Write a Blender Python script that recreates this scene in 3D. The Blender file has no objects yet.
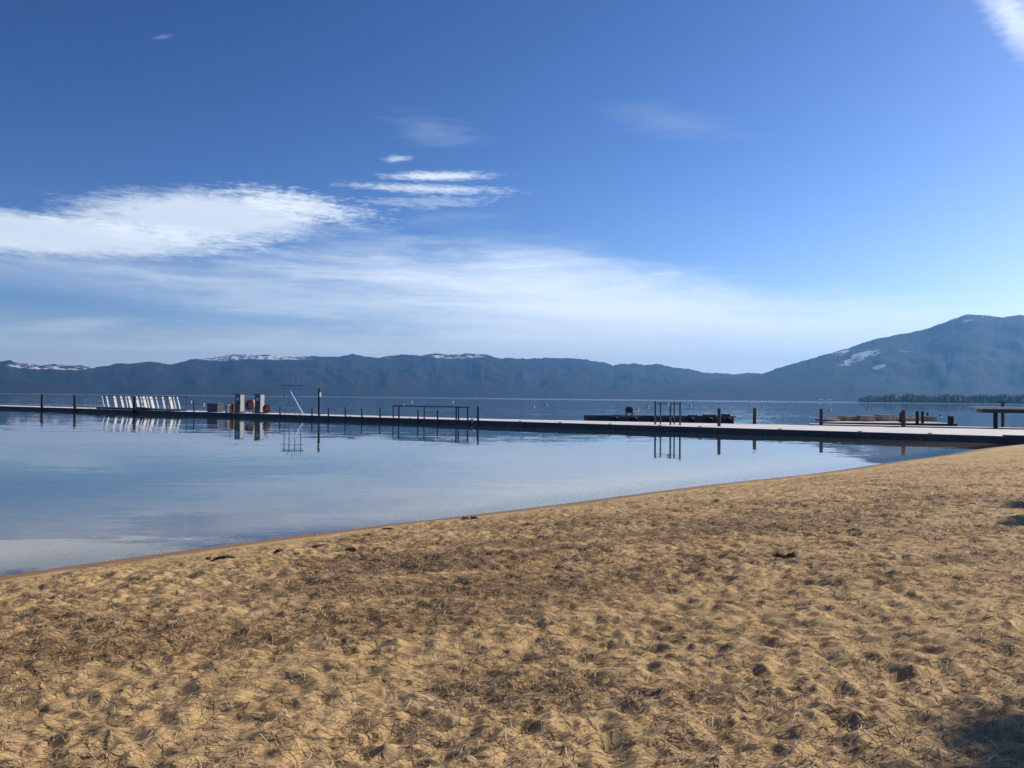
import bpy, bmesh, math, random
import numpy as np
from mathutils import Vector, Matrix

random.seed(7)
rng = np.random.default_rng(11)
SC = bpy.context.scene
COL = SC.collection
R = math.radians

# ------------------------------------------------------------------ camera
H = 2.5                     # eye above the lake surface
F = 850.0                   # focal length in pixels of a 1024 wide frame
PITCH = math.atan((397.9 - 384) / F)
ROLL = R(0.545)
CAMR = Matrix.Rotation(R(90) + PITCH, 3, 'X') @ Matrix.Rotation(ROLL, 3, 'Z')
cam_d = bpy.data.cameras.new('camera')
cam_d.sensor_width = 36
cam_d.lens = F / 1024 * 36
cam_d.clip_start = 0.1
cam_d.clip_end = 90000
cam = bpy.data.objects.new('camera', cam_d)
cam.matrix_world = Matrix.Translation((0, 0, H)) @ CAMR.to_4x4()
COL.objects.link(cam)
SC.camera = cam


def ray(px, py):
    return CAMR @ Vector(((px - 512) / F, (384 - py) / F, -1.0))


def at(px, py, z):
    d = ray(px, py)
    t = (z - H) / d.z
    return Vector((d.x * t, d.y * t, z))


def at_depth(px, py, Y):
    d = ray(px, py)
    t = Y / d.y
    return Vector((d.x * t, Y, H + d.z * t))


def top_z(P, px, py):
    """height of a vertical thing standing at P whose top shows at this row"""
    d = ray(px, py)
    t = math.hypot(P.x, P.y) / math.hypot(d.x, d.y)
    return H + d.z * t


def azel(px, py):
    d = ray(px, py)
    return math.degrees(math.atan2(d.x, d.y)), math.degrees(math.atan2(d.z, math.hypot(d.x, d.y)))


# ------------------------------------------------------------------ sun and sky
SUN_AZ, SUN_EL = 60.0, 32.0
sd = Vector((math.sin(R(SUN_AZ)) * math.cos(R(SUN_EL)), math.cos(R(SUN_AZ)) * math.cos(R(SUN_EL)), math.sin(R(SUN_EL))))
L = bpy.data.lights.new('sun', 'SUN')
L.energy = 5.0
L.angle = R(0.55)
L.color = (1.0, 0.91, 0.77)
sun = bpy.data.objects.new('sun', L)
sun.rotation_euler = (-sd).to_track_quat('-Z', 'Y').to_euler()
COL.objects.link(sun)

W = bpy.data.worlds.new('World')
SC.world = W
W.use_nodes = True
nt = W.node_tree
nt.nodes.clear()


def N(tree, typ, **kw):
    n = tree.nodes.new(typ)
    for k, v in kw.items():
        if k == 'inp':
            for i, val in v.items():
                n.inputs[i].default_value = val
        else:
            setattr(n, k, v)
    return n


def lk(tree, a, b):
    tree.links.new(a, b)


def M2(tree, op, a, b=None, clamp=False):
    n = tree.nodes.new('ShaderNodeMath')
    n.operation = op
    n.use_clamp = clamp
    for i, v in enumerate((a, b)):
        if v is None:
            continue
        if isinstance(v, (int, float)):
            n.inputs[i].default_value = v
        else:
            tree.links.new(v, n.inputs[i])
    return n.outputs[0]


def smooth(tree, v, a, b, lo=0.0, hi=1.0):
    n = tree.nodes.new('ShaderNodeMapRange')
    n.interpolation_type = 'SMOOTHSTEP'
    tree.links.new(v, n.inputs['Value'])
    n.inputs['From Min'].default_value = a
    n.inputs['From Max'].default_value = b
    n.inputs['To Min'].default_value = lo
    n.inputs['To Max'].default_value = hi
    return n.outputs[0]


sky = N(nt, 'ShaderNodeTexSky', sky_type='NISHITA', sun_disc=False, sun_elevation=R(SUN_EL), sun_rotation=R(SUN_AZ),
        altitude=1900, air_density=1.0, dust_density=1.6, ozone_density=2.6)
pre = N(nt, 'ShaderNodeVectorMath', operation='MULTIPLY')
lk(nt, sky.outputs[0], pre.inputs[0])
pre.inputs[1].default_value = (0.1, 0.1, 0.1)
gam = N(nt, 'ShaderNodeVectorMath', operation='POWER')
lk(nt, pre.outputs[0], gam.inputs[0])
gam.inputs[1].default_value = (2.0, 1.78, 1.6)
hsv = N(nt, 'ShaderNodeVectorMath', operation='MULTIPLY')
lk(nt, gam.outputs[0], hsv.inputs[0])
hsv.inputs[1].default_value = (27, 17.0, 14.8)
geo = N(nt, 'ShaderNodeTexCoord')
sep = N(nt, 'ShaderNodeSeparateXYZ')
lk(nt, geo.outputs['Generated'], sep.inputs[0])
az = M2(nt, 'MULTIPLY', M2(nt, 'ARCTAN2', sep.outputs[0], sep.outputs[1]), 180 / math.pi)
el = M2(nt, 'MULTIPLY', M2(nt, 'ARCSINE', sep.outputs[2]), 180 / math.pi)
cmb = N(nt, 'ShaderNodeCombineXYZ')
lk(nt, az, cmb.inputs[0])
lk(nt, el, cmb.inputs[1])


def streaks(sx, sy, rot, detail, seed, rough=0.6):
    mp = N(nt, 'ShaderNodeMapping')
    mp.inputs['Rotation'].default_value = (0, 0, rot)
    mp.inputs['Scale'].default_value = (sx, sy, 1)
    mp.inputs['Location'].default_value = (seed, seed * 1.7, seed)
    lk(nt, cmb.outputs[0], mp.inputs[0])
    nz = N(nt, 'ShaderNodeTexNoise', inp={'Scale': 1.0, 'Detail': detail, 'Roughness': rough, 'Distortion': 0.3})
    lk(nt, mp.outputs[0], nz.inputs['Vector'])
    return M2(nt, 'SUBTRACT', nz.outputs['Fac'], 0.5)


st_fine = streaks(0.45, 2.6, R(4), 7, 3.1, 0.68)
st_wide = streaks(0.10, 0.85, R(6), 6, 8.3, 0.6)
st_puff = streaks(0.55, 1.5, R(-8), 8, 5.7, 0.7)
st_edge = streaks(1.3, 5.5, R(6), 5, 1.9, 0.65)


def blob(px, py, rx, ry, tilt, noise, amt, inner, outer, dens):
    """a patch of cloud round the sky direction seen at (px, py); radii in pixels, tilt in degrees, clockwise positive"""
    a0, e0 = azel(px, py)
    k = math.degrees(1 / F)
    mp = N(nt, 'ShaderNodeMapping', vector_type='TEXTURE')
    mp.inputs['Location'].default_value = (a0, e0, 0)
    mp.inputs['Rotation'].default_value = (0, 0, -R(tilt))
    mp.inputs['Scale'].default_value = (rx * k, ry * k, 1)
    lk(nt, cmb.outputs[0], mp.inputs[0])
    ln = N(nt, 'ShaderNodeVectorMath', operation='LENGTH')
    lk(nt, mp.outputs[0], ln.inputs[0])
    d = ln.outputs['Value']
    if noise is not None:
        d = M2(nt, 'ADD', d, M2(nt, 'MULTIPLY', noise, amt))
    return smooth(nt, d, inner, outer, dens, 0.0)


nz1 = M2(nt, 'ADD', st_puff, st_fine)
nz2 = M2(nt, 'ADD', M2(nt, 'MULTIPLY', st_wide, 1.5), M2(nt, 'MULTIPLY', st_fine, 0.55))
nz3 = M2(nt, 'ADD', M2(nt, 'MULTIPLY', st_edge, 1.2), st_fine)
nz12 = M2(nt, 'ADD', nz1, M2(nt, 'MULTIPLY', st_edge, 0.8))
blobs = [
    # the bright bank at left with its tip pointing right
    blob(-20, 229, 260, 21, -1, nz12, 0.5, 0.50, 1.06, 0.68),
    blob(205, 217, 140, 29, -4, nz12, 0.55, 0.42, 1.06, 0.66),
    blob(300, 205, 80, 14, 6, nz3, 1.4, 0.15, 1.15, 0.60),
    # thin streaks beyond the tip
    blob(440, 176, 62, 5, -2, nz3, 1.1, 0.0, 1.2, 0.75),
    blob(432, 189, 90, 5, 0, nz3, 1.2, 0.0, 1.2, 0.62),
    blob(396, 159, 20, 4, -6, nz3, 1.2, 0.1, 1.1, 0.40),
    blob(430, 202, 80, 9, -3, nz3, 2.0, 0.1, 1.0, 0.25),
    # the great veil sweeping down to the right
    blob(610, 305, 320, 42, 7, nz2, 0.8, 0.1, 1.35, 0.88),
    blob(655, 318, 250, 18, 3.5, nz2, 0.6, 0.1, 1.15, 0.75),
    blob(430, 313, 370, 29, 6, nz2, 0.9, 0.1, 1.3, 0.50),
    blob(120, 288, 300, 18, 7, nz2, 1.1, 0.0, 1.4, 0.22),
    blob(575, 264, 150, 26, 12, nz2, 1.3, 0.0, 1.3, 0.22),
    blob(905, 316, 90, 15, -2, nz2, 1.0, 0.0, 1.3, 0.55),
    # low thin layers over the ridge
    blob(40, 328, 90, 7, -9, nz2, 1.4, 0.0, 1.2, 0.25),
    blob(220, 345, 160, 6, -4, nz2, 1.2, 0.0, 1.2, 0.18),
    blob(200, 358, 440, 16, -1, nz2, 0.8, 0.1, 1.5, 0.42),
    blob(640, 356, 420, 24, 1, nz2, 0.8, 0.1, 1.4, 0.62),
    # the milky band along the horizon
    blob(420, 392, 1300, 66, 0, st_wide, 0.5, 0.1, 1.25, 0.62),
    # wisps high up
    blob(1015, 18, 50, 17, 58, nz1, 0.9, 0.0, 1.3, 0.60),
    blob(430, 128, 60, 16, 14, nz2, 2.0, 0.0, 1.3, 0.10),
    blob(665, 120, 65, 12, 8, nz2, 1.5, 0.0, 1.4, 0.08),
    blob(162, 37, 12, 2.5, -18, nz3, 0.8, 0.0, 1.1, 0.10),
]
# clouds thin the clear sky behind them one after another: 1 - prod(1 - m)
clear = None
for b in blobs:
    inv = M2(nt, 'SUBTRACT', 1.0, b)
    clear = inv if clear is None else M2(nt, 'MULTIPLY', clear, inv)
mask = M2(nt, 'SUBTRACT', 1.0, clear, True)
mix = N(nt, 'ShaderNodeMix', data_type='RGBA')
lk(nt, mask, mix.inputs[0])
lk(nt, hsv.outputs[0], mix.inputs[6])
mix.inputs[7].default_value = (10.5, 11.2, 11.6, 1)
bg = N(nt, 'ShaderNodeBackground', inp={'Strength': 0.1})
lk(nt, mix.outputs[2], bg.inputs[0])
wo = N(nt, 'ShaderNodeOutputWorld')
lk(nt, bg.outputs[0], wo.inputs[0])

# ------------------------------------------------------------------ materials
MATS = {}


def mat(name, col, rough=0.7, var=0.15, scale=6.0, metal=0.0, bump=0.0, spec=0.4):
    m = bpy.data.materials.new(name)
    m.use_nodes = True
    t = m.node_tree
    p = t.nodes['Principled BSDF']
    p.inputs['Roughness'].default_value = rough
    p.inputs['Metallic'].default_value = metal
    p.inputs['Specular IOR Level'].default_value = spec
    tc = N(t, 'ShaderNodeTexCoord')
    nz = N(t, 'ShaderNodeTexNoise', inp={'Scale': scale, 'Detail': 6, 'Roughness': 0.65})
    lk(t, tc.outputs['Object'], nz.inputs['Vector'])
    rp = N(t, 'ShaderNodeValToRGB')
    e = rp.color_ramp.elements
    e[0].position, e[1].position = 0.3, 0.72
    e[0].color = (*[c * (1 - var) for c in col], 1)
    e[1].color = (*[min(1, c * (1 + var)) for c in col], 1)
    lk(t, nz.outputs['Fac'], rp.inputs[0])
    lk(t, rp.outputs[0], p.inputs['Base Color'])
    if bump:
        b = N(t, 'ShaderNodeBump', inp={'Strength': bump, 'Distance': 0.02})
        lk(t, nz.outputs['Fac'], b.inputs['Height'])
        lk(t, b.outputs[0], p.inputs['Normal'])
    MATS[name] = m
    return m


mat('weathered_pile', (0.055, 0.050, 0.048), 0.85, 0.35, 9, bump=0.4)
mat('dark_timber', (0.095, 0.094, 0.095), 0.85, 0.4, 3, bump=0.4)
mat('dark_float', (0.030, 0.033, 0.040), 0.6, 0.3, 4)
mat('steel_dark', (0.06, 0.065, 0.07), 0.5, 0.2, 12, metal=0.3)
mat('galvanised', (0.42, 0.43, 0.44), 0.5, 0.15, 8, metal=0.3)
mat('white_paint', (0.80, 0.80, 0.78), 0.45, 0.06, 5)
mat('panel_shell', (0.62, 0.62, 0.60), 0.5, 0.12, 4)
mat('pump_side_sunlit', (0.52, 0.53, 0.51), 0.5, 0.18, 3)  # pale tone that paints sunlight on the pumps' right faces
mat('grey_paint', (0.17, 0.19, 0.195), 0.6, 0.15, 5)
mat('teal_grey', (0.075, 0.095, 0.10), 0.6, 0.15, 5)
mat('beige_paint', (0.62, 0.48, 0.37), 0.6, 0.12, 5)
mat('red_paint', (0.22, 0.035, 0.03), 0.5, 0.2, 5)
mat('black_rubber', (0.02, 0.02, 0.022), 0.6, 0.2, 8)
mat('blue_paint', (0.05, 0.17, 0.42), 0.5, 0.15, 6)
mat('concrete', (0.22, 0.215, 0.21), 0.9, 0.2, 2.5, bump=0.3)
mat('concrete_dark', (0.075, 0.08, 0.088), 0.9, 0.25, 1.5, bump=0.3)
mat('rope', (0.30, 0.26, 0.20), 0.9, 0.2, 20)
mat('bark', (0.06, 0.04, 0.03), 0.95, 0.4, 14, bump=0.8)
mat('needles_green', (0.035, 0.065, 0.025), 0.7, 0.4, 2)
mat('sprig', (0.10, 0.085, 0.045), 0.8, 0.4, 12)
mat('wet_wood', (0.065, 0.046, 0.034), 0.7, 0.4, 22, bump=0.6)
mat('buoy_shell', (0.55, 0.56, 0.56), 0.5, 0.12, 6)
mat('buoy_blue', (0.03, 0.07, 0.22), 0.4, 0.1, 8)
mat('roof_dark', (0.10, 0.09, 0.09), 0.8, 0.2, 1)
mat('glass_dark', (0.02, 0.03, 0.04), 0.1, 0.1, 1)


def plank_mat(name, col, direction, width, rough=0.75):
    """sun bleached boards laid across the walkway"""
    m = bpy.data.materials.new(name)
    m.use_nodes = True
    t = m.node_tree
    p = t.nodes['Principled BSDF']
    p.inputs['Roughness'].default_value = rough
    tc = N(t, 'ShaderNodeTexCoord')
    mp = N(t, 'ShaderNodeMapping')
    mp.inputs['Rotation'].default_value = (0, 0, -direction)
    lk(t, tc.outputs['Object'], mp.inputs[0])
    sx = N(t, 'ShaderNodeSeparateXYZ')
    lk(t, mp.outputs[0], sx.inputs[0])
    board = M2(t, 'FLOOR', M2(t, 'DIVIDE', sx.outputs[0], width))
    wn = N(t, 'ShaderNodeTexWhiteNoise', noise_dimensions='1D')
    lk(t, board, wn.inputs['W'])
    fr = M2(t, 'FRACT', M2(t, 'DIVIDE', sx.outputs[0], width))
    gap = smooth(t, fr, 0.0, 0.06)
    nz = N(t, 'ShaderNodeTexNoise', inp={'Scale': 1.2, 'Detail': 6})
    lk(t, tc.outputs['Object'], nz.inputs['Vector'])
    v = M2(t, 'ADD', M2(t, 'MULTIPLY', wn.outputs['Value'], 0.25), M2(t, 'ADD', M2(t, 'MULTIPLY', nz.outputs['Fac'], 0.35), 0.68))
    v = M2(t, 'MULTIPLY', v, M2(t, 'ADD', M2(t, 'MULTIPLY', gap, 0.75), 0.25))
    cm = N(t, 'ShaderNodeVectorMath', operation='SCALE')
    cm.inputs[0].default_value = col
    lk(t, v, cm.inputs['Scale'])
    lk(t, cm.outputs[0], p.inputs['Base Color'])
    MATS[name] = m
    return m


# ------------------------------------------------------------------ mesh helpers
class MB:
    def __init__(self):
        self.bm = bmesh.new()

    def box(self, c, s, rz=0.0, M=None, bevel=0.0):
        mt = M if M is not None else Matrix.Translation(c) @ Matrix.Rotation(rz, 4, 'Z')
        r = bmesh.ops.create_cube(self.bm, size=1.0, matrix=mt @ Matrix.Diagonal((*s, 1)))
        if bevel:
            es = list({e for v in r['verts'] for e in v.link_edges})
            bmesh.ops.bevel(self.bm, geom=es, offset=bevel, segments=1, affect='EDGES', profile=0.5)
        return self

    def tube(self, a, b, r, r2=None, seg=10):
        a, b = Vector(a), Vector(b)
        d = b - a
        q = d.to_track_quat('Z', 'Y').to_matrix().to_4x4()
        bmesh.ops.create_cone(self.bm, cap_ends=True, segments=seg, radius1=r, radius2=r if r2 is None else r2, depth=d.length,
                              matrix=Matrix.Translation((a + b) / 2) @ q)
        return self

    def prism(self, pts, z0, z1):
        vb = [self.bm.verts.new((p[0], p[1], z0)) for p in pts]
        vt = [self.bm.verts.new((p[0], p[1], z1)) for p in pts]
        n = len(pts)
        self.bm.faces.new(vb[::-1])
        self.bm.faces.new(vt)
        for i in range(n):
            self.bm.faces.new((vb[i], vb[(i + 1) % n], vt[(i + 1) % n], vt[i]))
        return self

    def torus(self, c, Rr, r, axis='Y', seg=24, ring=8):
        vs = []
        for i in range(seg):
            a = 2 * math.pi * i / seg
            row = []
            for j in range(ring):
                b = 2 * math.pi * j / ring
                u = (Rr + r * math.cos(b))
                x, z, y = u * math.cos(a), u * math.sin(a), r * math.sin(b)
                co = (x, y, z) if axis == 'Y' else ((y, x, z) if axis == 'X' else (x, z, y))
                row.append(self.bm.verts.new(Vector(c) + Vector(co)))
            vs.append(row)
        for i in range(seg):
            for j in range(ring):
                self.bm.faces.new((vs[i][j], vs[(i + 1) % seg][j], vs[(i + 1) % seg][(j + 1) % ring], vs[i][(j + 1) % ring]))
        return self

    def lathe(self, prof, seg=14, c=(0, 0, 0)):
        rows = []
        for r, z in prof:
            rows.append([self.bm.verts.new((c[0] + r * math.cos(2 * math.pi * i / seg), c[1] + r * math.sin(2 * math.pi * i / seg), c[2] + z)) for i in range(seg)])
        for k in range(len(rows) - 1):
            for i in range(seg):
                self.bm.faces.new((rows[k][i], rows[k][(i + 1) % seg], rows[k + 1][(i + 1) % seg], rows[k + 1][i]))
        self.bm.faces.new(rows[0][::-1])
        self.bm.faces.new(rows[-1])
        return self

    def build(self, name, material, parent=None, smooth_=False):
        me = bpy.data.meshes.new(name)
        bmesh.ops.recalc_face_normals(self.bm, faces=self.bm.faces)
        self.bm.to_mesh(me)
        self.bm.free()
        if smooth_:
            for p in me.polygons:
                p.use_smooth = True
        return link(name, me, material, parent)


def link(name, me, material, parent=None):
    if material is not None:
        me.materials.append(MATS[material] if isinstance(material, str) else material)
    o = bpy.data.objects.new(name, me)
    COL.objects.link(o)
    if parent is not None:
        o.parent = parent
    return o


def tag(o, label=None, cat=None, group=None, kind=None):
    if label:
        o['label'] = label
    if cat:
        o['category'] = cat
    if group:
        o['group'] = group
    if kind:
        o['kind'] = kind
    return o


def empty(name, loc, rz=0.0):
    o = bpy.data.objects.new(name, None)
    o.location = loc
    o.rotation_euler = (0, 0, rz)
    o.empty_display_size = 0.3
    COL.objects.link(o)
    return o


def copy_tree(o, parent=None):
    c = o.copy()
    COL.objects.link(c)
    if parent is not None:
        c.parent = parent
    for ch in list(o.children):
        copy_tree(ch, c)
    return c


def np_mesh(name, V, Q, material, smooth_=True, parent=None):
    me = bpy.data.meshes.new(name)
    k = Q.shape[1]
    me.vertices.add(len(V))
    me.vertices.foreach_set('co', np.ascontiguousarray(V, dtype=np.float32).ravel())
    me.loops.add(Q.size)
    me.loops.foreach_set('vertex_index', np.ascontiguousarray(Q, dtype=np.int32).ravel())
    me.polygons.add(len(Q))
    me.polygons.foreach_set('loop_start', np.arange(0, Q.size, k, dtype=np.int32))
    me.polygons.foreach_set('use_smooth', np.full(len(Q), smooth_, dtype=bool))
    me.update(calc_edges=True)
    me.validate()
    return link(name, me, material, parent)


def vnoise(x, y, seed):
    """smooth value noise in about -1..1"""
    def h(i, j):
        n = (i.astype(np.int64) * 374761393 + j.astype(np.int64) * 668265263 + seed * 1442695041) & 0x7fffffff
        n = ((n ^ (n >> 13)) * 1274126177) & 0x7fffffff
        return ((n ^ (n >> 16)) & 0xffff) / 32767.5 - 1
    xi, yi = np.floor(x), np.floor(y)
    fx, fy = x - xi, y - yi
    fx, fy = fx * fx * fx * (fx * (fx * 6 - 15) + 10), fy * fy * fy * (fy * (fy * 6 - 15) + 10)
    a, b, c, d = h(xi, yi), h(xi + 1, yi), h(xi, yi + 1), h(xi + 1, yi + 1)
    return (a * (1 - fx) + b * fx) * (1 - fy) + (c * (1 - fx) + d * fx) * fy


def fbm(x, y, seed, o=4, g=0.5):
    s, a, f = 0, 1.0, 1.0
    for k in range(o):
        s = s + a * vnoise(x * f + 17.3 * k, y * f - 9.1 * k, seed + k)
        a *= g
        f *= 2.03
    return s


# ------------------------------------------------------------------ beach and lake bed: one sheet
S0 = at(0, 578, 0)
S1 = at(1000, 447.5, 0)
sdir = (S1 - S0).normalized()
snor = Vector((sdir.y, -sdir.x, 0))           # points inland
PIER_E = (12.8, 0.0205)


def shore_s(x, y):
    s = (x - S0.x) * snor.x + (y - S0.y) * snor.y
    t = (x - S0.x) * sdir.x + (y - S0.y) * sdir.y
    return s + 0.25 * np.sin(t / 7.0 + 0.6) + 0.10 * np.sin(t / 2.3)


def base_height(s):
    up = 0.9 * (1 - np.exp(-np.maximum(s, 0) / 9.0)) / (1 - math.exp(-12.9 / 9.0)) * 1.0
    up = np.minimum(up, 1.45)
    dn = np.where(s > -4, s * 0.10, -0.4 + (s + 4) * 0.16)
    dn = np.maximum(dn, -14.0)
    return np.where(s > 0, up, dn)


def litter(x, y):
    """how thickly pine needles lie: patches and drift lines roughly along the shore"""
    s = shore_s(x, y)
    t = (x - S0.x) * sdir.x + (y - S0.y) * sdir.y
    a = fbm(x * 0.22 + 3.1, y * 0.34, 71, 4, 0.55)
    b = fbm(x * 0.9, y * 1.4 + 4, 81, 3, 0.6)
    v = 0.24 + 0.28 * a + 0.42 * b
    for (px, py, wx, wy, k) in PATCH:
        c = PATCHP[(px, py)]
        dx, dy = x - c.x, y - c.y
        rr = np.sqrt((dx / wx) ** 2 + (dy / wy) ** 2) + 0.35 * b
        v = v + 0.48 * k * np.clip(1.25 - rr, 0, 1)
    return np.clip(v, 0, 1.6) * np.clip((s - 1.0) / 1.5, 0, 1)


PATCH = [(290, 612, 1.5, 0.8, 0.7), (420, 605, 1.0, 0.5, 0.6), (560, 575, 1.3, 0.9, 0.9), (120, 628, 1.4, 0.6, 0.5), (770, 520, 2.6, 1.0, 1.0),
         (690, 560, 1.6, 0.8, 0.4), (890, 490, 3.0, 1.6, 0.5), (905, 505, 2.5, 1.0, 0.3), (500, 690, 1.0, 0.45, 0.4), (900, 655, 1.5, 0.5, 0.5),
         (30, 650, 0.8, 0.5, 0.5), (640, 655, 1.0, 0.4, 0.3), (900, 740, 0.9, 0.4, 0.3)]
PATCHP = {(p[0], p[1]): at(p[0], p[1], 0.75) for p in PATCH}

r_list = [0.25]
while r_list[-1] < 26000:
    r = r_list[-1]
    if r < 1.6:
        k = 0.12
    elif r < 45:
        k = 0.0037
    elif r < 90:
        k = 0.02
    else:
        k = 0.09
    r_list.append(r * (1 + k))
rr = np.array(r_list)
a_list = list(np.arange(-60, 60.001, 0.105)) + list(np.arange(62, 299, 2.5))
aa = np.radians(np.array(a_list))
Rg, Ag = np.meshgrid(rr, aa, indexing='ij')
X = Rg * np.sin(Ag)
Y = Rg * np.cos(Ag)
Sg = shore_s(X, Y)
# the open lake: the shore line bends away far from the beach so that the bed reaches the hills
Z = base_height(Sg)
dry = np.clip((Sg - 0.75 - 0.35 * fbm(X * 0.5, Y * 0.5, 63, 3)) / 0.9, 0, 1)
near = np.clip((60 - Rg) / 25, 0, 1)
lump = 0.030 * fbm(X * 0.55, Y * 0.55, 5, 2) + 0.018 * fbm(X * 2.6, Y * 2.6, 21, 2, 0.55) + 0.015 * fbm(X * 5.6, Y * 5.6, 27, 2, 0.6) \
    - 0.016 * np.abs(fbm(X * 4.7, Y * 4.7, 35, 3, 0.6)) + np.clip(0.75 + 0.9 * fbm(X * 0.45, Y * 0.45, 77, 3, 0.6), 0.1, 1.7) * (0.0125 * fbm(X * 10, Y * 12, 31, 2) + 0.0045 * fbm(X * 27, Y * 27, 41, 2))
Zd = lump * near
# footprints, each a pit with a pushed up rim
na_dense = len(np.arange(-60, 60.001, 0.105))
da = R(0.105)
i0 = int(np.searchsorted(rr, 1.6))
lrr = np.log(rr)
n_try = 0
prints = []
PIT = np.zeros_like(Z)
tt = rng.uniform(-26, 75, 72000)
ss = rng.uniform(0.7, 34, 72000)
for t_, s_ in zip(tt, ss):
    x = S0.x + sdir.x * t_ + snor.x * s_
    y = S0.y + sdir.y * t_ + snor.y * s_
    r = math.hypot(x, y)
    a = math.atan2(x, y)
    if not (2.2 < r < 55) or abs(a) > R(59.5) or y < 0:
        continue
    prints.append((x, y, r, a, s_))
for (x, y, r, a, s_) in prints:
    Rr = rng.choice([rng.uniform(0.035, 0.06), rng.uniform(0.055, 0.085), rng.uniform(0.08, 0.11)], p=[0.42, 0.40, 0.18])
    depth = Rr * rng.uniform(0.24, 0.46) * min(1, s_ / 2.0)
    elong = rng.uniform(1.0, 1.9)
    th = rng.uniform(0, math.pi)
    win = Rr * elong * 1.9
    ra = np.searchsorted(rr, r - win)
    rb = np.searchsorted(rr, r + win) + 1
    ca = max(0, int((a - win / r + R(60)) / da))
    cb = min(na_dense, int((a + win / r + R(60)) / da) + 2)
    if ra < i0 or cb <= ca:
        continue
    dx = X[ra:rb, ca:cb] - x
    dy = Y[ra:rb, ca:cb] - y
    u = (dx * math.cos(th) + dy * math.sin(th)) / (Rr * elong)
    v = (-dx * math.sin(th) + dy * math.cos(th)) / Rr
    q = np.sqrt(u * u + v * v)
    # a new print wipes out what was there before it
    prof_ = -depth * np.exp(-(q ** 2.0) * 1.1) + 0.30 * depth * np.exp(-((q - 1.4) / 0.36) ** 2)
    wgt = 1 / (1 + np.exp((q - 1.45) / 0.10))
    PIT[ra:rb, ca:cb] = PIT[ra:rb, ca:cb] * (1 - wgt) + prof_ * wgt
# loose sand cannot stand steeper than its angle of repose: let the walls slump
D = Zd + PIT
i1 = int(np.searchsorted(rr, 45))
sub_ = D[i0:i1, :na_dense]
lim_r = 0.46 * np.diff(rr[i0:i1])[:, None]
lim_a = 0.46 * da * rr[i0:i1][:, None]
for _ in range(26):
    d_ = np.diff(sub_, axis=0)
    e_ = np.sign(d_) * np.clip(np.abs(d_) - lim_r, 0, None) * 0.3
    sub_[:-1] += e_
    sub_[1:] -= e_
    d_ = np.diff(sub_, axis=1)
    e_ = np.sign(d_) * np.clip(np.abs(d_) - lim_a, 0, None) * 0.3
    sub_[:, :-1] += e_
    sub_[:, 1:] -= e_
Z = Z + D * dry
Z = np.where(Rg > 200, np.minimum(Z, np.where(Sg > 0, 1.45, -2.0)), Z)
nr, na = X.shape
V = np.stack([X, Y, Z], -1).reshape(-1, 3)
V = np.vstack([V, [[0, 0, float(Z[0].mean())]]])
idx = np.arange(nr * na).reshape(nr, na)
nx = np.roll(idx, -1, axis=1)
Q = np.stack([idx[:-1], idx[1:], nx[1:], nx[:-1]], -1).reshape(-1, 4)
c_i = nr * na
Qc = np.stack([np.full(na, c_i), idx[0], nx[0], nx[0]], -1)


def ground_z(x, y):
    """height of the finished sheet (nearest bilinear cell of the polar grid)"""
    r = np.hypot(x, y)
    a = np.arctan2(x, y)
    i = np.clip(np.searchsorted(rr, r) - 1, 0, nr - 2)
    f = np.clip((r - rr[i]) / (rr[i + 1] - rr[i]), 0, 1)
    aj = (a + R(60)) / da
    j = np.clip(np.floor(aj).astype(int), 0, na_dense - 2)
    g = np.clip(aj - j, 0, 1)
    return (Z[i, j] * (1 - f) + Z[i + 1, j] * f) * (1 - g) + (Z[i, j + 1] * (1 - f) + Z[i + 1, j + 1] * f) * g


lit = litter(X, Y)
# ---- sand material
ms = bpy.data.materials.new('sand')
ms.use_nodes = True
t = ms.node_tree
p = t.nodes['Principled BSDF']
p.inputs['Specular IOR Level'].default_value = 0.25
tc = N(t, 'ShaderNodeTexCoord')
g = N(t, 'ShaderNodeNewGeometry')
sp = N(t, 'ShaderNodeSeparateXYZ')
lk(t, g.outputs['Position'], sp.inputs[0])


def noise_node(t, scale, detail, rough=0.6, vec=None, dist=0.0):
    n = N(t, 'ShaderNodeTexNoise', inp={'Scale': scale, 'Detail': detail, 'Roughness': rough, 'Distortion': dist})
    if vec is not None:
        lk(t, vec, n.inputs['Vector'])
    return n.outputs['Fac']


def mixc(t, f, a, b):
    n = N(t, 'ShaderNodeMix', data_type='RGBA')
    if isinstance(f, (int, float)):
        n.inputs[0].default_value = f
    else:
        lk(t, f, n.inputs[0])
    for k, v in ((6, a), (7, b)):
        if isinstance(v, tuple):
            n.inputs[k].default_value = (*v, 1)
        else:
            lk(t, v, n.inputs[k])
    return n.outputs[2]


P_ = g.outputs['Position']
grain = noise_node(t, 260, 3, 0.7, P_)
mott = noise_node(t, 2.2, 5, 0.6, P_)
spk = noise_node(t, 30, 6, 0.78, P_, 1.2)
col = mixc(t, smooth(t, mott, 0.3, 0.7), (0.44, 0.273, 0.100), (0.54, 0.363, 0.156))
col = mixc(t, smooth(t, grain, 0.35, 0.68), col, (0.60, 0.44, 0.23))
col = mixc(t, smooth(t, spk, 0.50, 0.64, 0, 0.68), col, (0.19, 0.1, 0.055))
at_l = N(t, 'ShaderNodeAttribute', attribute_name='litter')
br = noise_node(t, 16, 7, 0.8, P_, 2.0)
lf = M2(t, 'MULTIPLY', at_l.outputs['Fac'], smooth(t, br, 0.36, 0.60), True)
col = mixc(t, M2(t, 'MULTIPLY', lf, 0.50), col, (0.19, 0.098, 0.044))
wet_n = M2(t, 'ADD', sp.outputs[2], M2(t, 'MULTIPLY', M2(t, 'SUBTRACT', noise_node(t, 1.5, 4, 0.6, P_), 0.5), 0.05))
dryf = smooth(t, wet_n, 0.07, 0.13)
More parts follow.
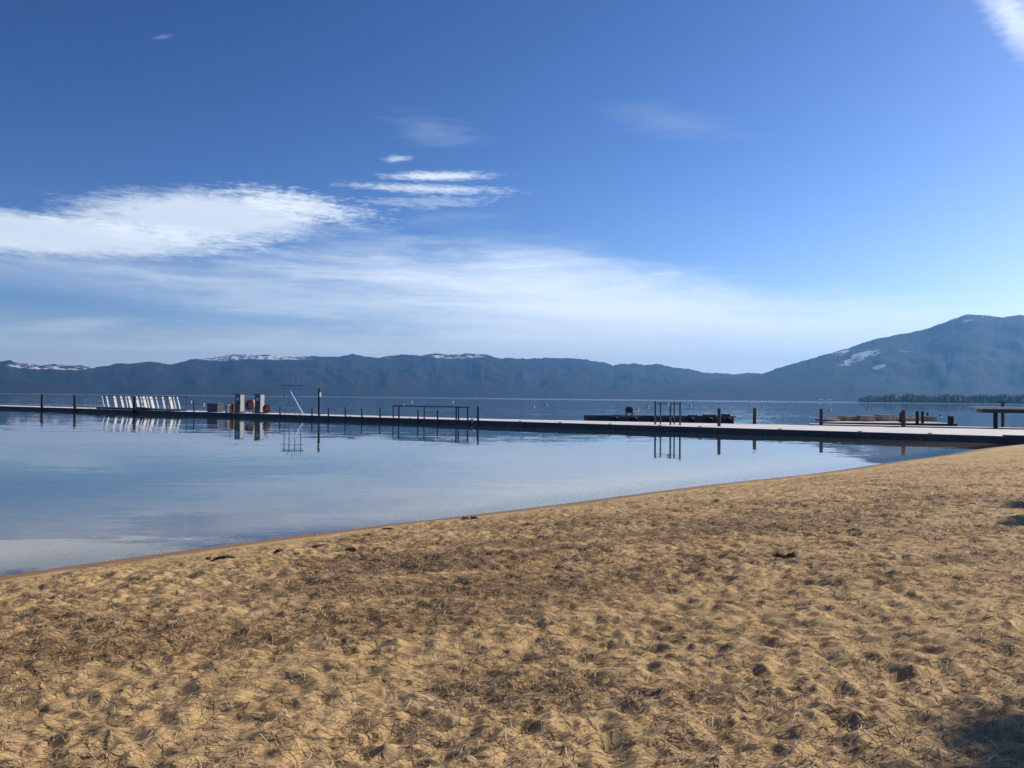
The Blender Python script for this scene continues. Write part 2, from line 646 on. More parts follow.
under = smooth(t, sp.outputs[2], -0.06, 0.02)
wetc = mixc(t, under, (0.36, 0.25, 0.135), (0.27, 0.155, 0.070))
col = mixc(t, dryf, wetc, col)
deep = smooth(t, sp.outputs[2], -3.2, -0.25)
col = mixc(t, deep, (0.022, 0.050, 0.075), col)
lk(t, col, p.inputs['Base Color'])
lk(t, smooth(t, dryf, 0, 1, 0.75, 0.95), p.inputs['Roughness'])
bn = noise_node(t, 55, 6, 0.75, P_)
bp = N(t, 'ShaderNodeBump', inp={'Strength': 0.3, 'Distance': 0.02})
lk(t, M2(t, 'MULTIPLY', bn, dryf), bp.inputs['Height'])
lk(t, bp.outputs[0], p.inputs['Normal'])
MATS['sand'] = ms
ground = np_mesh('beach', V, Q, 'sand')
att = ground.data.attributes.new('litter', 'FLOAT', 'POINT')
att.data.foreach_set('value', np.append(lit.ravel(), 0).astype(np.float32))
tag(ground, 'golden brown sand beach pitted with footprints and sloping into the lake', None, None, 'structure')

# ------------------------------------------------------------------ pine needles lying on the sand
def scatter_needles():
    n = 1370000
    r = np.exp(rng.uniform(math.log(2.6), math.log(34), n))
    a = rng.uniform(R(-58), R(58), n)
    x, y = r * np.sin(a), r * np.cos(a)
    s = shore_s(x, y)
    l = litter(x, y)
    keep = (rng.uniform(0, 1, n) < 0.15 + 0.60 * np.clip(l - 0.2, 0, 1.2)) & (s > 1.2)
    x, y, r = x[keep], y[keep], r[keep]
    keep = rng.uniform(0, 1, len(x)) < np.clip(r / 11, 0.3, 1)
    x, y, r = x[keep], y[keep], r[keep]
    m = len(x)
    th = rng.normal(0.35, 0.9, m)
    ln = rng.uniform(0.07, 0.19, m)
    wd = rng.uniform(0.0014, 0.0030, m) * np.clip(r / 7, 1, 2.6)
    bend = rng.normal(0, 0.13, m)
    pts = []
    for k in range(3):
        q = (k - 1) * 0.5
        px = x + np.cos(th + bend * q * 2) * ln * q
        py = y + np.sin(th + bend * q * 2) * ln * q
        lift = np.abs(rng.normal(0, 0.006, m)) + 0.003
        if k == 1:
            lift = lift + 0.006
        pz = ground_z(px, py) + lift
        pts.append((px, py, pz))
    V = []
    for k in range(3):
        px, py, pz = pts[k]
        ox, oy = -np.sin(th) * wd, np.cos(th) * wd
        sc = 0.5 if k != 1 else 1.0
        V.append(np.stack([px + ox * sc, py + oy * sc, pz], -1))
        V.append(np.stack([px - ox * sc, py - oy * sc, pz + 0.001], -1))
    V = np.stack(V, 1).reshape(-1, 3)
    b = np.arange(m)[:, None] * 6
    Q = np.concatenate([b + np.array([[0, 1, 3, 2]]), b + np.array([[2, 3, 5, 4]])], 0)
    mm = bpy.data.materials.new('dry_needles')
    mm.use_nodes = True
    t = mm.node_tree
    p = t.nodes['Principled BSDF']
    p.inputs['Roughness'].default_value = 0.6
    g = N(t, 'ShaderNodeNewGeometry')
    rp = N(t, 'ShaderNodeValToRGB')
    e = rp.color_ramp.elements
    e[0].color = (0.19, 0.105, 0.052, 1)
    e[1].color = (0.64, 0.51, 0.32, 1)
    x2 = rp.color_ramp.elements.new(0.45)
    x2.color = (0.33, 0.215, 0.115, 1)
    lk(t, g.outputs['Random Per Island'], rp.inputs[0])
    lk(t, rp.outputs[0], p.inputs['Base Color'])
    o = np_mesh('pine_needles', V, Q, mm, False)
    tag(o, 'dry brown pine needles strewn in loose patches over the sand', 'pine needles', None, 'stuff')


scatter_needles()

# ------------------------------------------------------------------ water
HD = 0.44                                       # deck height of the main pier


def near_px(px):
    hor = 393.2 + 0.0095 * px
    return hor + PIER_E[0] + PIER_E[1] * px


PA = at(0, near_px(0), HD)
PB = at(1000, near_px(1000), HD)
pdir = (PB - PA)
pdir.z = 0
pdir.normalize()
pnor = Vector((-pdir.y, pdir.x, 0))             # points out to the lake
if pnor.y < 0:
    pnor = -pnor
PRZ = math.atan2(pdir.y, pdir.x)

mw = bpy.data.materials.new('lake_water')
mw.use_nodes = True
t = mw.node_tree
t.nodes.clear()
g = N(t, 'ShaderNodeNewGeometry')
sub = N(t, 'ShaderNodeVectorMath', operation='SUBTRACT')
lk(t, g.outputs['Position'], sub.inputs[0])
sub.inputs[1].default_value = PA
dt = N(t, 'ShaderNodeVectorMath', operation='DOT_PRODUCT')
lk(t, sub.outputs[0], dt.inputs[0])
dt.inputs[1].default_value = pnor
out_d = dt.outputs['Value']                     # metres beyond the pier


def ripple(scale, sx, sy, rot, detail):
    mp = N(t, 'ShaderNodeMapping')
    mp.inputs['Rotation'].default_value = (0, 0, rot)
    mp.inputs['Scale'].default_value = (sx, sy, 1)
    lk(t, g.outputs['Position'], mp.inputs[0])
    n = N(t, 'ShaderNodeTexNoise', inp={'Scale': scale, 'Detail': detail, 'Roughness': 0.55})
    lk(t, mp.outputs[0], n.inputs['Vector'])
    s = N(t, 'ShaderNodeVectorMath', operation='SUBTRACT')
    lk(t, n.outputs['Color'], s.inputs[0])
    s.inputs[1].default_value = (0.5, 0.5, 0.5)
    return s.outputs[0], n.outputs['Fac']


r1, _ = ripple(1.0, 0.35, 1.3, R(-8), 3)
r2, _ = ripple(1.0, 2.4, 5.5, R(12), 3)
_, zone = ripple(1.0, 0.025, 0.11, R(-6), 3)
_, zone2 = ripple(1.0, 0.0012, 0.016, R(3), 4)
outside = smooth(t, out_d, 1.0, 9.0)
far = smooth(t, out_d, 700, 1700)
calm = smooth(t, zone, 0.42, 0.66, 0.0045, 0.022)
chop = M2(t, 'MULTIPLY', smooth(t, zone2, 0.36, 0.62, 0.055, 0.028), 1.0)
amp = M2(t, 'ADD', M2(t, 'MULTIPLY', calm, M2(t, 'SUBTRACT', 1.0, outside)), M2(t, 'MULTIPLY', chop, outside))
amp = M2(t, 'ADD', amp, M2(t, 'MULTIPLY', far, 0.34))
av = N(t, 'ShaderNodeVectorMath', operation='ADD')
lk(t, r1, av.inputs[0])
rs = N(t, 'ShaderNodeVectorMath', operation='SCALE')
lk(t, r2, rs.inputs[0])
rs.inputs['Scale'].default_value = 0.5
lk(t, rs.outputs[0], av.inputs[1])
sc_ = N(t, 'ShaderNodeVectorMath', operation='SCALE')
lk(t, av.outputs[0], sc_.inputs[0])
lk(t, amp, sc_.inputs['Scale'])
mul = N(t, 'ShaderNodeVectorMath', operation='MULTIPLY')
lk(t, sc_.outputs[0], mul.inputs[0])
mul.inputs[1].default_value = (2.0, 2.0, 0.0)
up = N(t, 'ShaderNodeVectorMath', operation='ADD')
lk(t, mul.outputs[0], up.inputs[0])
up.inputs[1].default_value = (0, 0, 1)
nm = N(t, 'ShaderNodeVectorMath', operation='NORMALIZE')
lk(t, up.outputs[0], nm.inputs[0])
fr = N(t, 'ShaderNodeFresnel', inp={'IOR': 1.333})
lk(t, nm.outputs[0], fr.inputs['Normal'])
gl = N(t, 'ShaderNodeBsdfGlossy', inp={'Roughness': 0.015, 'Color': (1, 1, 1, 1)})
lk(t, nm.outputs[0], gl.inputs['Normal'])
tr = N(t, 'ShaderNodeBsdfTransparent', inp={'Color': (0.84, 0.92, 0.92, 1)})
# what shows under the mirror: clear over the sand at the very edge, murkier and bluer as the lake deepens
so = N(t, 'ShaderNodeVectorMath', operation='SUBTRACT')
lk(t, g.outputs['Position'], so.inputs[0])
so.inputs[1].default_value = S0
sdn = N(t, 'ShaderNodeVectorMath', operation='DOT_PRODUCT')
lk(t, so.outputs[0], sdn.inputs[0])
sdn.inputs[1].default_value = -snor
offs = sdn.outputs['Value']
body = mixc(t, smooth(t, offs, 1.0, 7.0), (0.20, 0.165, 0.11), (0.07, 0.085, 0.08))
body = mixc(t, smooth(t, offs, 4.0, 20.0), body, (0.022, 0.052, 0.075))
df = N(t, 'ShaderNodeBsdfDiffuse')
lk(t, body, df.inputs['Color'])
und = N(t, 'ShaderNodeMixShader')
lk(t, smooth(t, offs, 0.2, 2.2), und.inputs[0])
lk(t, tr.outputs[0], und.inputs[1])
lk(t, df.outputs[0], und.inputs[2])
mx = N(t, 'ShaderNodeMixShader')
lk(t, fr.outputs[0], mx.inputs[0])
lk(t, und.outputs[0], mx.inputs[1])
lk(t, gl.outputs[0], mx.inputs[2])
ou = N(t, 'ShaderNodeOutputMaterial')
lk(t, mx.outputs[0], ou.inputs['Surface'])
MATS['lake_water'] = mw
# the surface ends just under the sand of the beach
me = bpy.data.meshes.new('lake')
c0 = S0 + snor * 3.0 - sdir * 24000
c1 = S0 + snor * 3.0 + sdir * 24000
c2 = c1 - snor * 24000
c3 = c0 - snor * 24000
big = 22000
me.from_pydata([(c0.x, c0.y, 0), (c1.x, c1.y, 0), (c2.x, c2.y, 0), (c3.x, c3.y, 0)], [], [(0, 1, 2, 3)])
lake = link('water', me, 'lake_water')
tag(lake, 'calm blue lake mirroring the sky', None, None, 'structure')

# ------------------------------------------------------------------ mountains
def mountain_mat(name, forest, rock, snow_lo, snow_hi, snow_amt, seed):
    m = bpy.data.materials.new(name)
    m.use_nodes = True
    t = m.node_tree
    p = t.nodes['Principled BSDF']
    p.inputs['Roughness'].default_value = 0.95
    p.inputs['Specular IOR Level'].default_value = 0.1
    g = N(t, 'ShaderNodeNewGeometry')
    sp = N(t, 'ShaderNodeSeparateXYZ')
    lk(t, g.outputs['Position'], sp.inputs[0])
    P = g.outputs['Position']
    n1 = noise_node(t, 0.0012, 8, 0.65, P)
    n2 = noise_node(t, 0.012, 6, 0.7, P)
    n3 = noise_node(t, 0.0035, 7, 0.7, P)
    col = mixc(t, smooth(t, n1, 0.40, 0.62), forest, rock)
    col = mixc(t, smooth(t, n2, 0.35, 0.65, 0, 0.6), col, tuple(c * 0.55 for c in forest))
    at_ = N(t, 'ShaderNodeAttribute', attribute_name='snow')
    s = M2(t, 'MULTIPLY_ADD', M2(t, 'MINIMUM', at_.outputs['Fac'], 1.0), M2(t, 'ADD', M2(t, 'MULTIPLY', M2(t, 'SUBTRACT', n3, 0.5), 3.2), M2(t, 'MULTIPLY', M2(t, 'SUBTRACT', n2, 0.5), 3.6)))
    lk(t, at_.outputs['Fac'], s.node.inputs[2])
    col = mixc(t, smooth(t, s, snow_lo, snow_hi, 0, snow_amt), col, (0.88, 0.90, 0.93))
    lk(t, col, p.inputs['Base Color'])
    MATS[name] = m


mountain_mat('forest_hills', (0.016, 0.022, 0.018), (0.028, 0.029, 0.028), 0.55, 0.85, 0.85, 1)
mountain_mat('forest_mountain', (0.010, 0.012, 0.013), (0.017, 0.017, 0.019), 0.55, 0.85, 0.75, 2)


def massif(name, sky_px, dist0, dist1, dist2, seed, material, label, snow_fn, az_step=0.08, rough=1.0, relief=0.10):
    """slopes rising from the far shore to a crest whose skyline follows the photo's, and falling away behind it"""
    sky_pts = [azel(px, py) for px, py in sky_px]
    azs = np.arange(sky_pts[0][0], sky_pts[-1][0], az_step)
    els = np.interp(azs, [q[0] for q in sky_pts], [q[1] for q in sky_pts])
    els = els + 0.035 * rough * fbm(azs * 2.6, azs * 0 + 3.3, seed, 4, 0.6)
    # the crest wanders in distance
    dc = dist1 * (1 + 0.05 * fbm(azs * 0.11, azs * 0 + 1.7, seed + 9, 3))
    vs = np.concatenate([np.linspace(0, 1, 56), np.linspace(1.04, 1.6, 12)])
    A, Vv = np.meshgrid(np.radians(azs), vs, indexing='ij')
    DC = dc[:, None]
    D0 = dist0 * (1 + 0.03 * fbm(azs * 0.3, azs * 0 + 5.1, seed + 4, 3))[:, None]
    D = np.where(Vv <= 1, D0 + (DC - D0) * Vv, DC + (Vv - 1) * dist2)
    X, Yv = D * np.sin(A), D * np.cos(A)
    hc = (DC * np.tan(np.radians(np.maximum(els, 0.02)))[:, None])
    prof = np.where(Vv <= 1, Vv ** 1.15 * (1.0 - 0.0 * Vv), np.clip(1 - (Vv - 1) * 1.4, 0, 1))
    spur = fbm(A * 57.3 * 0.55 + 0.35 * fbm(Vv * 3, A * 20, seed + 7, 2), Vv * 2.2, seed + 2, 5, 0.55)
    env = np.clip(Vv * 4, 0, 1) * np.clip((1.0 - np.abs(Vv - 0.55) / 0.62), 0, 1)
    hh = hc * prof * (1 + 0.0 * spur) + hc * env * relief * spur
    small = fbm(X / 420.0, Yv / 420.0, seed + 5, 4, 0.6)
    hh = hh + hc * 0.018 * small * np.clip(Vv * 3, 0, 1) * np.clip((1 - Vv) * 6, 0.0, 1)
    # no slope in front may stand above the skyline
    lim = hc / DC * D * np.where(Vv < 1, 0.985, 1.0)
    hh = np.where(Vv < 1, np.minimum(hh, lim - 8 * (1 - Vv)), hh)
    hh = np.maximum(hh, -3 + 5 * np.clip(Vv * 30, 0, 1))
    n1, n2 = X.shape
    hh = hh + H * np.where(Vv > 0.02, 1, 0)
    V = np.stack([X, Yv, hh], -1).reshape(-1, 3)
    idx = np.arange(n1 * n2).reshape(n1, n2)
    Q = np.stack([idx[:-1, :-1], idx[1:, :-1], idx[1:, 1:], idx[:-1, 1:]], -1).reshape(-1, 4)
    o = np_mesh(name, V, Q, material)
    sn = snow_fn(np.degrees(A), np.degrees(np.arctan2(hh - H, D)), Vv)
    at_ = o.data.attributes.new('snow', 'FLOAT', 'POINT')
    at_.data.foreach_set('value', sn.ravel().astype(np.float32))
    tag(o, label, None, None, 'structure')
    return o


def spot(A, E, px, py, rx, ry, tilt=0):
    a0, e0 = azel(px, py)
    k = math.degrees(1 / F)
    c, s = math.cos(R(tilt)), math.sin(R(tilt))
    u, v = (A - a0) / k, (E - e0) / k
    u, v = u * c - v * s, u * s + v * c
    return np.clip(1.6 - np.sqrt((u / rx) ** 2 + (v / ry) ** 2), 0, 1)


sky_main = [(-420, 372), (-250, 368), (-120, 366), (-40, 364), (0, 362), (10, 361.5), (20, 363.5), (28, 362), (38, 365), (55, 364), (75, 366), (85, 365), (92, 368), (98, 367.5), (112, 365), (120, 364), (135, 364),
            (150, 362.5), (160, 363), (172, 364.5), (185, 361), (195, 358.5), (210, 356.5), (230, 355.5), (250, 355.5), (270, 356), (285, 356.5), (300, 357.5), (312, 357.5), (325, 356.5),
            (338, 355.5), (347, 354), (352, 352.5), (358, 354.5), (368, 356.5), (380, 357), (392, 355), (402, 353.8), (412, 354.5), (425, 356), (438, 354.5), (455, 354),
            (470, 352.8), (482, 354), (492, 356.5), (500, 358.5), (510, 357.5), (525, 358), (545, 358), (570, 358.5), (582, 359.5), (595, 361.5), (604, 362), (613, 365.5), (622, 364), (632, 363),
            (645, 364), (660, 365), (672, 368), (690, 370), (705, 372.5), (720, 373), (735, 374.5), (750, 373.5), (765, 374.5), (790, 377), (830, 381), (900, 386), (1000, 390), (1250, 392)]
sky_right = [(640, 399.5), (665, 388), (690, 382), (720, 378.5), (745, 376.5), (762, 374), (772, 370.5), (785, 366), (800, 361.5), (820, 356.5), (840, 350.5), (855, 346.5), (870, 341.5), (885, 337.5), (900, 334.5), (915, 331.5),
             (930, 328), (945, 322.5), (958, 317.5), (968, 314.8), (978, 315.3), (990, 317), (1003, 317.5), (1015, 316), (1024, 315.5), (1060, 318), (1120, 327), (1200, 338), (1300, 350), (1500, 372)]


def snow_main(A, E, v):
    s = np.zeros_like(A)
    for (px, py, rx, ry, k) in [(50, 366.5, 42, 3.2, 0.85), (20, 364, 30, 2.5, 0.55), (215, 358.5, 22, 2.8, 0.95), (262, 357.5, 50, 2.2, 0.95), (240, 360, 20, 2.5, 0.5), (352, 355, 10, 1.8, 0.6), (385, 358, 60, 1.2, 0.55),
                             (455, 356.5, 32, 2.6, 0.85), (474, 355.5, 14, 3.0, 0.75)]:
        s = np.maximum(s, k * spot(A, E, px, py, rx, ry))
    return 0.80 * s * np.where(v <= 1.02, 1, 0.5)


def snow_right(A, E, v):
    s = np.zeros_like(A)
    for (px, py, rx, ry, tl, k) in [(860, 356.5, 19, 3.6, -24, 0.92), (840, 353.5, 14, 3, -22, 0.62), (878, 351, 10, 3.5, -30, 0.66), (880, 366.5, 8, 2.0, -20, 0.70), (905, 351, 10, 1.5, 0, 0.5), (972, 319, 26, 5, 0, 0.42), (1000, 345, 60, 26, 0, 0.20)]:
        s = np.maximum(s, k * spot(A, E, px, py, rx, ry, tl))
    return s


massif('hills', sky_main, 9000, 13000, 5000, 101, 'forest_hills', 'long blue forested range with patches of snow along its crest', snow_main, 0.07)
massif('mountain', sky_right, 8200, 11200, 4000, 202, 'forest_mountain', 'broad blue mountain at right with a snow patch on its shoulder', snow_right, 0.07, 0.7, 0.045)

# low spit of land with its wood at right
sp_a = 24.0
pts = []
def polar(azd, d):
    return (d * math.sin(R(azd)), d * math.cos(R(azd)))
z0 = azel(862, 400)[0]
ring = [polar(z0 - 0.3, 3350), polar(z0 + 1.5, 3200), polar(z0 + 5, 3120), polar(z0 + 10, 3050), polar(z0 + 20, 3000), polar(z0 + 30, 3100), polar(z0 + 30, 3900), polar(z0 + 10, 3900), polar(z0 + 2, 3700)]
mb = MB()
mb.prism(ring, -2, 1.6)
tag(mb.build('land', 'forest_hills'), 'low spit of land under the far wood at right', None, None, 'structure')


def conifer_mass():
    V, Q = [], []
    n = 2600
    az_ = rng.uniform(z0 - 0.2, z0 + 26, n)
    d = rng.uniform(3140, 3620, n)
    keepn = 0
    for k in range(n):
        a = az_[k]
        dd = d[k] + (90 if a < z0 + 1.0 else 0)
        ht = (14 + 16 * rng.uniform(0, 1) ** 0.7 + 7 * float(vnoise(np.array([a * 2.2]), np.array([0.5]), 5)[0])) * min(1.0, 0.55 + (a - z0 + 0.2) * 0.45)
        x, y = polar(a, dd)
        rd = ht * rng.uniform(0.13, 0.22)
        b0 = len(V)
        seg = 6
        layers = [(0.0, 0.16), (0.10, 0.8), (0.16, 1.0), (0.35, 0.62), (0.38, 0.82), (0.60, 0.42), (0.63, 0.55), (0.85, 0.16), (1.0, 0.02)]
        ph = rng.uniform(0, 6.28)
        for (zz, rf) in layers:
            for s in range(seg):
                an = ph + s * 2 * math.pi / seg
                j = rng.uniform(0.7, 1.25)
                V.append((x + rd * rf * j * math.cos(an), y + rd * rf * j * math.sin(an), 1.2 + ht * zz))
        for li in range(len(layers) - 1):
            for s in range(seg):
                Q.append((b0 + li * seg + s, b0 + li * seg + (s + 1) % seg, b0 + (li + 1) * seg + (s + 1) % seg, b0 + (li + 1) * seg + s))
    o = np_mesh('forest', np.array(V), np.array(Q), 'needles_green', False)
    tag(o, 'dark conifer wood along the far shore below the right mountain', 'forest', None, 'stuff')


conifer_mass()


def far_house(px, py, label, w=26, dd=4900):
    P = at_depth(px, py, 5200)
    base = empty('lakeside_house', (P.x, P.y, 3.0), 0.1)
    tag(base, label, 'house', 'white houses on the far shore')
    mb = MB()
    mb.box((0, 0, 3.2), (w, 12, 6.4))
    w_ = mb.build('wall', 'white_paint', base)
    mb = MB()
    vs = [(-w / 2 - 1, -8), (w / 2 + 1, -8), (w / 2 + 1, 8), (-w / 2 - 1, 8)]
    bm = mb.bm
    v = [bm.verts.new((x, y, 6.45)) for x, y in vs] + [bm.verts.new((-w / 2 - 1, 0, 9.5)), bm.verts.new((w / 2 + 1, 0, 9.5))]
    for f in ((0, 1, 5, 4), (2, 3, 4, 5), (0, 4, 3), (1, 2, 5), (3, 2, 1, 0)):
        bm.faces.new([v[i] for i in f])
    mb.build('roof', 'galvanised', base)
    return base


far_house(820.5, 397, 'smaller white house on the far shore, left of its neighbour', 24)
far_house(829.5, 397, 'wider white house on the far shore beside the dark wood', 30)

# ------------------------------------------------------------------ main pier
plank_mat('bleached_deck', (0.68, 0.655, 0.635), PRZ, 0.15)
plank_mat('tan_deck', (0.52, 0.44, 0.35), PRZ, 0.2)


def on_near(px, off=0.0, z=HD):
    """a point on the pier's near edge at this column, moved out over the water by off metres (towards the lake is +)"""
    d = ray(px, near_px(px))
    k = (PA.x * pnor.x + PA.y * pnor.y + off) / (d.x * pnor.x + d.y * pnor.y)
    return Vector((d.x * k, d.y * k, z))


def far_line(px):
    hor = 393.2 + 0.0095 * px
    return at(px, hor + 15.6 + 0.0109 * px, HD)


pier = empty('pier', (0, 0, 0))
tag(pier, 'long low pale pier running from the beach out to the left', 'pier')
pL = on_near(-260)
pK = on_near(470)
pE = on_near(1075)
pF = far_line(1075)
pJ = far_line(560)
w0 = 4.6
near_pts = [pL, pE]
outline = [pL, pK - pnor * 0.0, pE, pF, pJ, pK + pnor * 5.4, on_near(300) + pnor * w0, pL + pnor * w0]
mb = MB()
mb.prism([(q.x, q.y) for q in outline], HD - 0.07, HD)
mb.build('deck', 'bleached_deck', pier)
# dark fascia boards just proud of the deck edge
def wall_along(a, b, off, thick, z0_, z1_, name, material):
    m_ = MB()
    mid = (a + b) / 2 - pnor * off
    d = (b - a)
    m_.box((mid.x, mid.y, (z0_ + z1_) / 2), (math.hypot(d.x, d.y), thick, z1_ - z0_), math.atan2(d.y, d.x))
    return m_.build(name, material, pier)


gapL, gapR = on_near(470.5), on_near(474.5)
wall_along(pL, gapL, 0.03, 0.09, -0.12, HD - 0.02, 'fascia', 'dark_timber')
wall_along(gapR, pE, 0.03, 0.09, -0.12, HD - 0.02, 'fascia', 'dark_timber')
# floats under the deck, set back
Ltot = (pE - pL).length
k = 3.0
while k < Ltot - 2:
    c = pL + pdir * k + pnor * 2.3
    fl = MB()
    fl.box((c.x, c.y, 0.05), (4.2, 3.9, 0.62), PRZ)
    fl.build('float', 'dark_float', pier)
    k += 5.0
for a_, b_ in ((pE, pF), (pF, pJ), (pJ, pK + pnor * 5.4)):
    mid = (a_ + b_) / 2
    d = b_ - a_
    fb = MB()
    fb.box((mid.x, mid.y, 0.14), (d.length, 0.08, 0.45), math.atan2(d.y, d.x))
    fb.build('back_fascia', 'dark_timber', pier)
for px in (90, 150, 230, 300, 350, 410, 520, 560, 610, 660, 700, 780, 860, 930):
    c = on_near(px, 0.35)
    cl = MB()
    cl.box((c.x, c.y, HD + 0.025), (0.26, 0.06, 0.05), PRZ)
    cl.build('cleat', 'steel_dark', pier)
# joint at the hinge between two float sections, pale strap
st = MB()
c = on_near(472.5, 0.2)
st.box((c.x, c.y, HD - 0.15), (0.35, 0.2, 0.5), PRZ)
st.build('hinge_plate', 'galvanised', pier)

# low concrete wall where the pier meets the sand
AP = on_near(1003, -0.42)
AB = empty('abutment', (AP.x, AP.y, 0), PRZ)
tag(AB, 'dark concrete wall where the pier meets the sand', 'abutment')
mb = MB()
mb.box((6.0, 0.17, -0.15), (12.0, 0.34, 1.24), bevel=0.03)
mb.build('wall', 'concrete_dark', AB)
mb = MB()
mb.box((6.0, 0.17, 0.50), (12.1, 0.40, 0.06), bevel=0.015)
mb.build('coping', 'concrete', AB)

# ------------------------------------------------------------------ piles and posts
def pile_mesh(name, rad, mname, h, cap=True, z_bot=-1.2):
    mb = MB()
    n = 12
    prof = [(rad, z_bot), (rad * 1.02, 0.1), (rad * 0.98, h * 0.5), (rad * 0.95, h - 0.05), (rad * 0.8, h)]
    mb.lathe(prof, n)
    return mb.build(name, mname)


def pile(px, ytop, rad, label, group, off=-0.25, name='mooring_pile', mname='weathered_pile', base='near', z_bot=-1.6):
    P = on_near(px, off) if base == 'near' else base
    h = top_z(P, px, ytop)
    o = pile_mesh(name, rad, mname, h, z_bot=z_bot)
    o.location = (P.x, P.y, 0)
    o.rotation_euler = (random.uniform(-0.012, 0.012), random.uniform(-0.012, 0.012), random.uniform(0, 6))
    tag(o, label, 'pile' if 'pile' in name else 'post', group)
    return o


TG = 'thick dark piles along the pier'
SG = 'short dark posts along the near edge of the pier'
pile(42, 394.3, 0.20, 'leftmost thick dark pile standing by the pier', TG)
pile(75, 394.8, 0.20, 'thick dark pile left of the slanted white panels', TG)
pile(134.5, 396.5, 0.19, 'thick dark pile amid the slanted white panels', TG)
for px, yt, lab in [(194, 400.5, 'slim dark post between the white panels and the grey cabinet'),
                    (280, 406.3, 'short post just left of the blue hoist'),
                    (312, 407.3, 'short post between the blue hoist and the tall post'),
                    (328.5, 407.2, 'first short post right of the tall post'),
                    (345.5, 407.0, 'second short post right of the tall post'),
                    (362, 408.0, 'third short post right of the tall post'),
                    (380, 408.2, 'last short post before the long handrail')]:
    pile(px, yt, 0.085, lab, SG, -0.1, 'dock_post', 'steel_dark')
pile(418, 409.4, 0.085, 'short post under the handrail, in its left half', SG, -0.14, 'dock_post', 'steel_dark')
pile(437.7, 409.6, 0.085, 'short post under the handrail, right of its middle', SG, -0.14, 'dock_post', 'steel_dark')
pile(478, 406.3, 0.11, 'post standing just right of the handrail and pier joint', SG, -0.1, 'dock_post', 'steel_dark')
# beyond and along the right part
for px, yt, rad, lab in [(719, 408.3, 0.13, 'slim pile by the pier in front of the barge end'),
                         (754.5, 408.0, 0.15, 'pile right of the barge, in the open'),
                         (821.2, 408.8, 0.15, 'pile left of the far tan dock'),
                         (903.5, 410.0, 0.17, 'thickest pile by the pier beside a shorter one')]:
    P = at(px, 393.2 + 0.0095 * px + 15.4 + 0.0109 * px, HD) if px != 719 else on_near(px, 3.0)
    pile(px, yt, rad, lab, TG, base=P)

# tall post with a small white sign
P = on_near(319, 0.3)
tp = empty('tall_post', (P.x, P.y, HD), PRZ)
tag(tp, 'tallest dark post on the pier, small white plate near its top', 'post')
hh = top_z(P, 319, 389) - HD
mb = MB(); mb.tube((0, 0, -1.2), (0, 0, hh), 0.14, 0.12); mb.build('shaft', 'weathered_pile', tp)
mb = MB(); mb.box((0.17, 0, hh - 0.6), (0.05, 0.26, 0.5), bevel=0.01); mb.build('sign_plate', 'galvanised', tp)
mb = MB(); mb.tube((0, 0, hh), (0, 0, hh + 0.06), 0.16, 0.10); mb.build('cap', 'steel_dark', tp)

# ------------------------------------------------------------------ long handrail
P = on_near(393, 0.12)
hr = empty('handrail', (P.x, P.y, HD), PRZ)
tag(hr, 'long dark pipe handrail on the near edge of the pier', 'railing')


def along(px):
    Q_ = on_near(px, 0.12)
    return (Q_ - Vector((P.x, P.y, HD))).dot(pdir)


rail_h = top_z(on_near(430, 0.12), 430, 406.6) - HD
ends = [393.3, 399, 424.3, 456.3, 458.6, 467.8]
for px in ends:
    mb = MB()
    r_ = 0.07 if px in (393.3, 424.3) else 0.085
    mb.tube((along(px), 0, -0.1), (along(px), 0, rail_h - 0.035), r_)
    mb.build('post', 'steel_dark', hr)
mb = MB(); mb.tube((along(392.8), 0, rail_h), (along(469.5), 0, rail_h), 0.055); mb.build('top_rail', 'steel_dark', hr)
mb = MB(); mb.tube((along(424.5), 0.0, rail_h * 0.5), (along(456.3), 0, rail_h * 0.5), 0.02); mb.build('mid_rail', 'steel_dark', hr)

# ------------------------------------------------------------------ rack of slanted white panels
Pr = on_near(101, 1.2)
rk = empty('panel_rack', (Pr.x, Pr.y, HD), PRZ)
tag(rk, 'low dark rack holding the row of slanted white panels', 'rack')


def rack_x(px):
    Q_ = on_near(px, 1.2)
    return (Q_ - Vector((Pr.x, Pr.y, HD))).dot(pdir)


x0, x1, xm = rack_x(100), rack_x(183), rack_x(150)
mb = MB(); mb.box(((x0 + xm) / 2, 0, 0.12), (xm - x0, 1.1, 0.24), bevel=0.02); mb.build('base', 'dark_float', rk)
for k_ in range(2):
    mb = MB()
    mb.box(((xm + x1) / 2, -0.4 + 0.8 * k_, 0.10), (x1 - xm, 0.12, 0.16))
    mb.build('runner', 'dark_timber', rk)
htop = top_z(on_near(140, 1.2), 140, 396.3) - HD
mb = MB(); mb.tube((x0, 0.55, htop), (x1, 0.55, htop), 0.04); mb.build('top_rail', 'steel_dark', rk)
for px in (100.5, 120, 143, 163, 182.5):
    mb = MB(); mb.tube((rack_x(px), 0.55, 0.0), (rack_x(px), 0.55, htop - 0.03), 0.05); mb.build('post', 'steel_dark', rk)
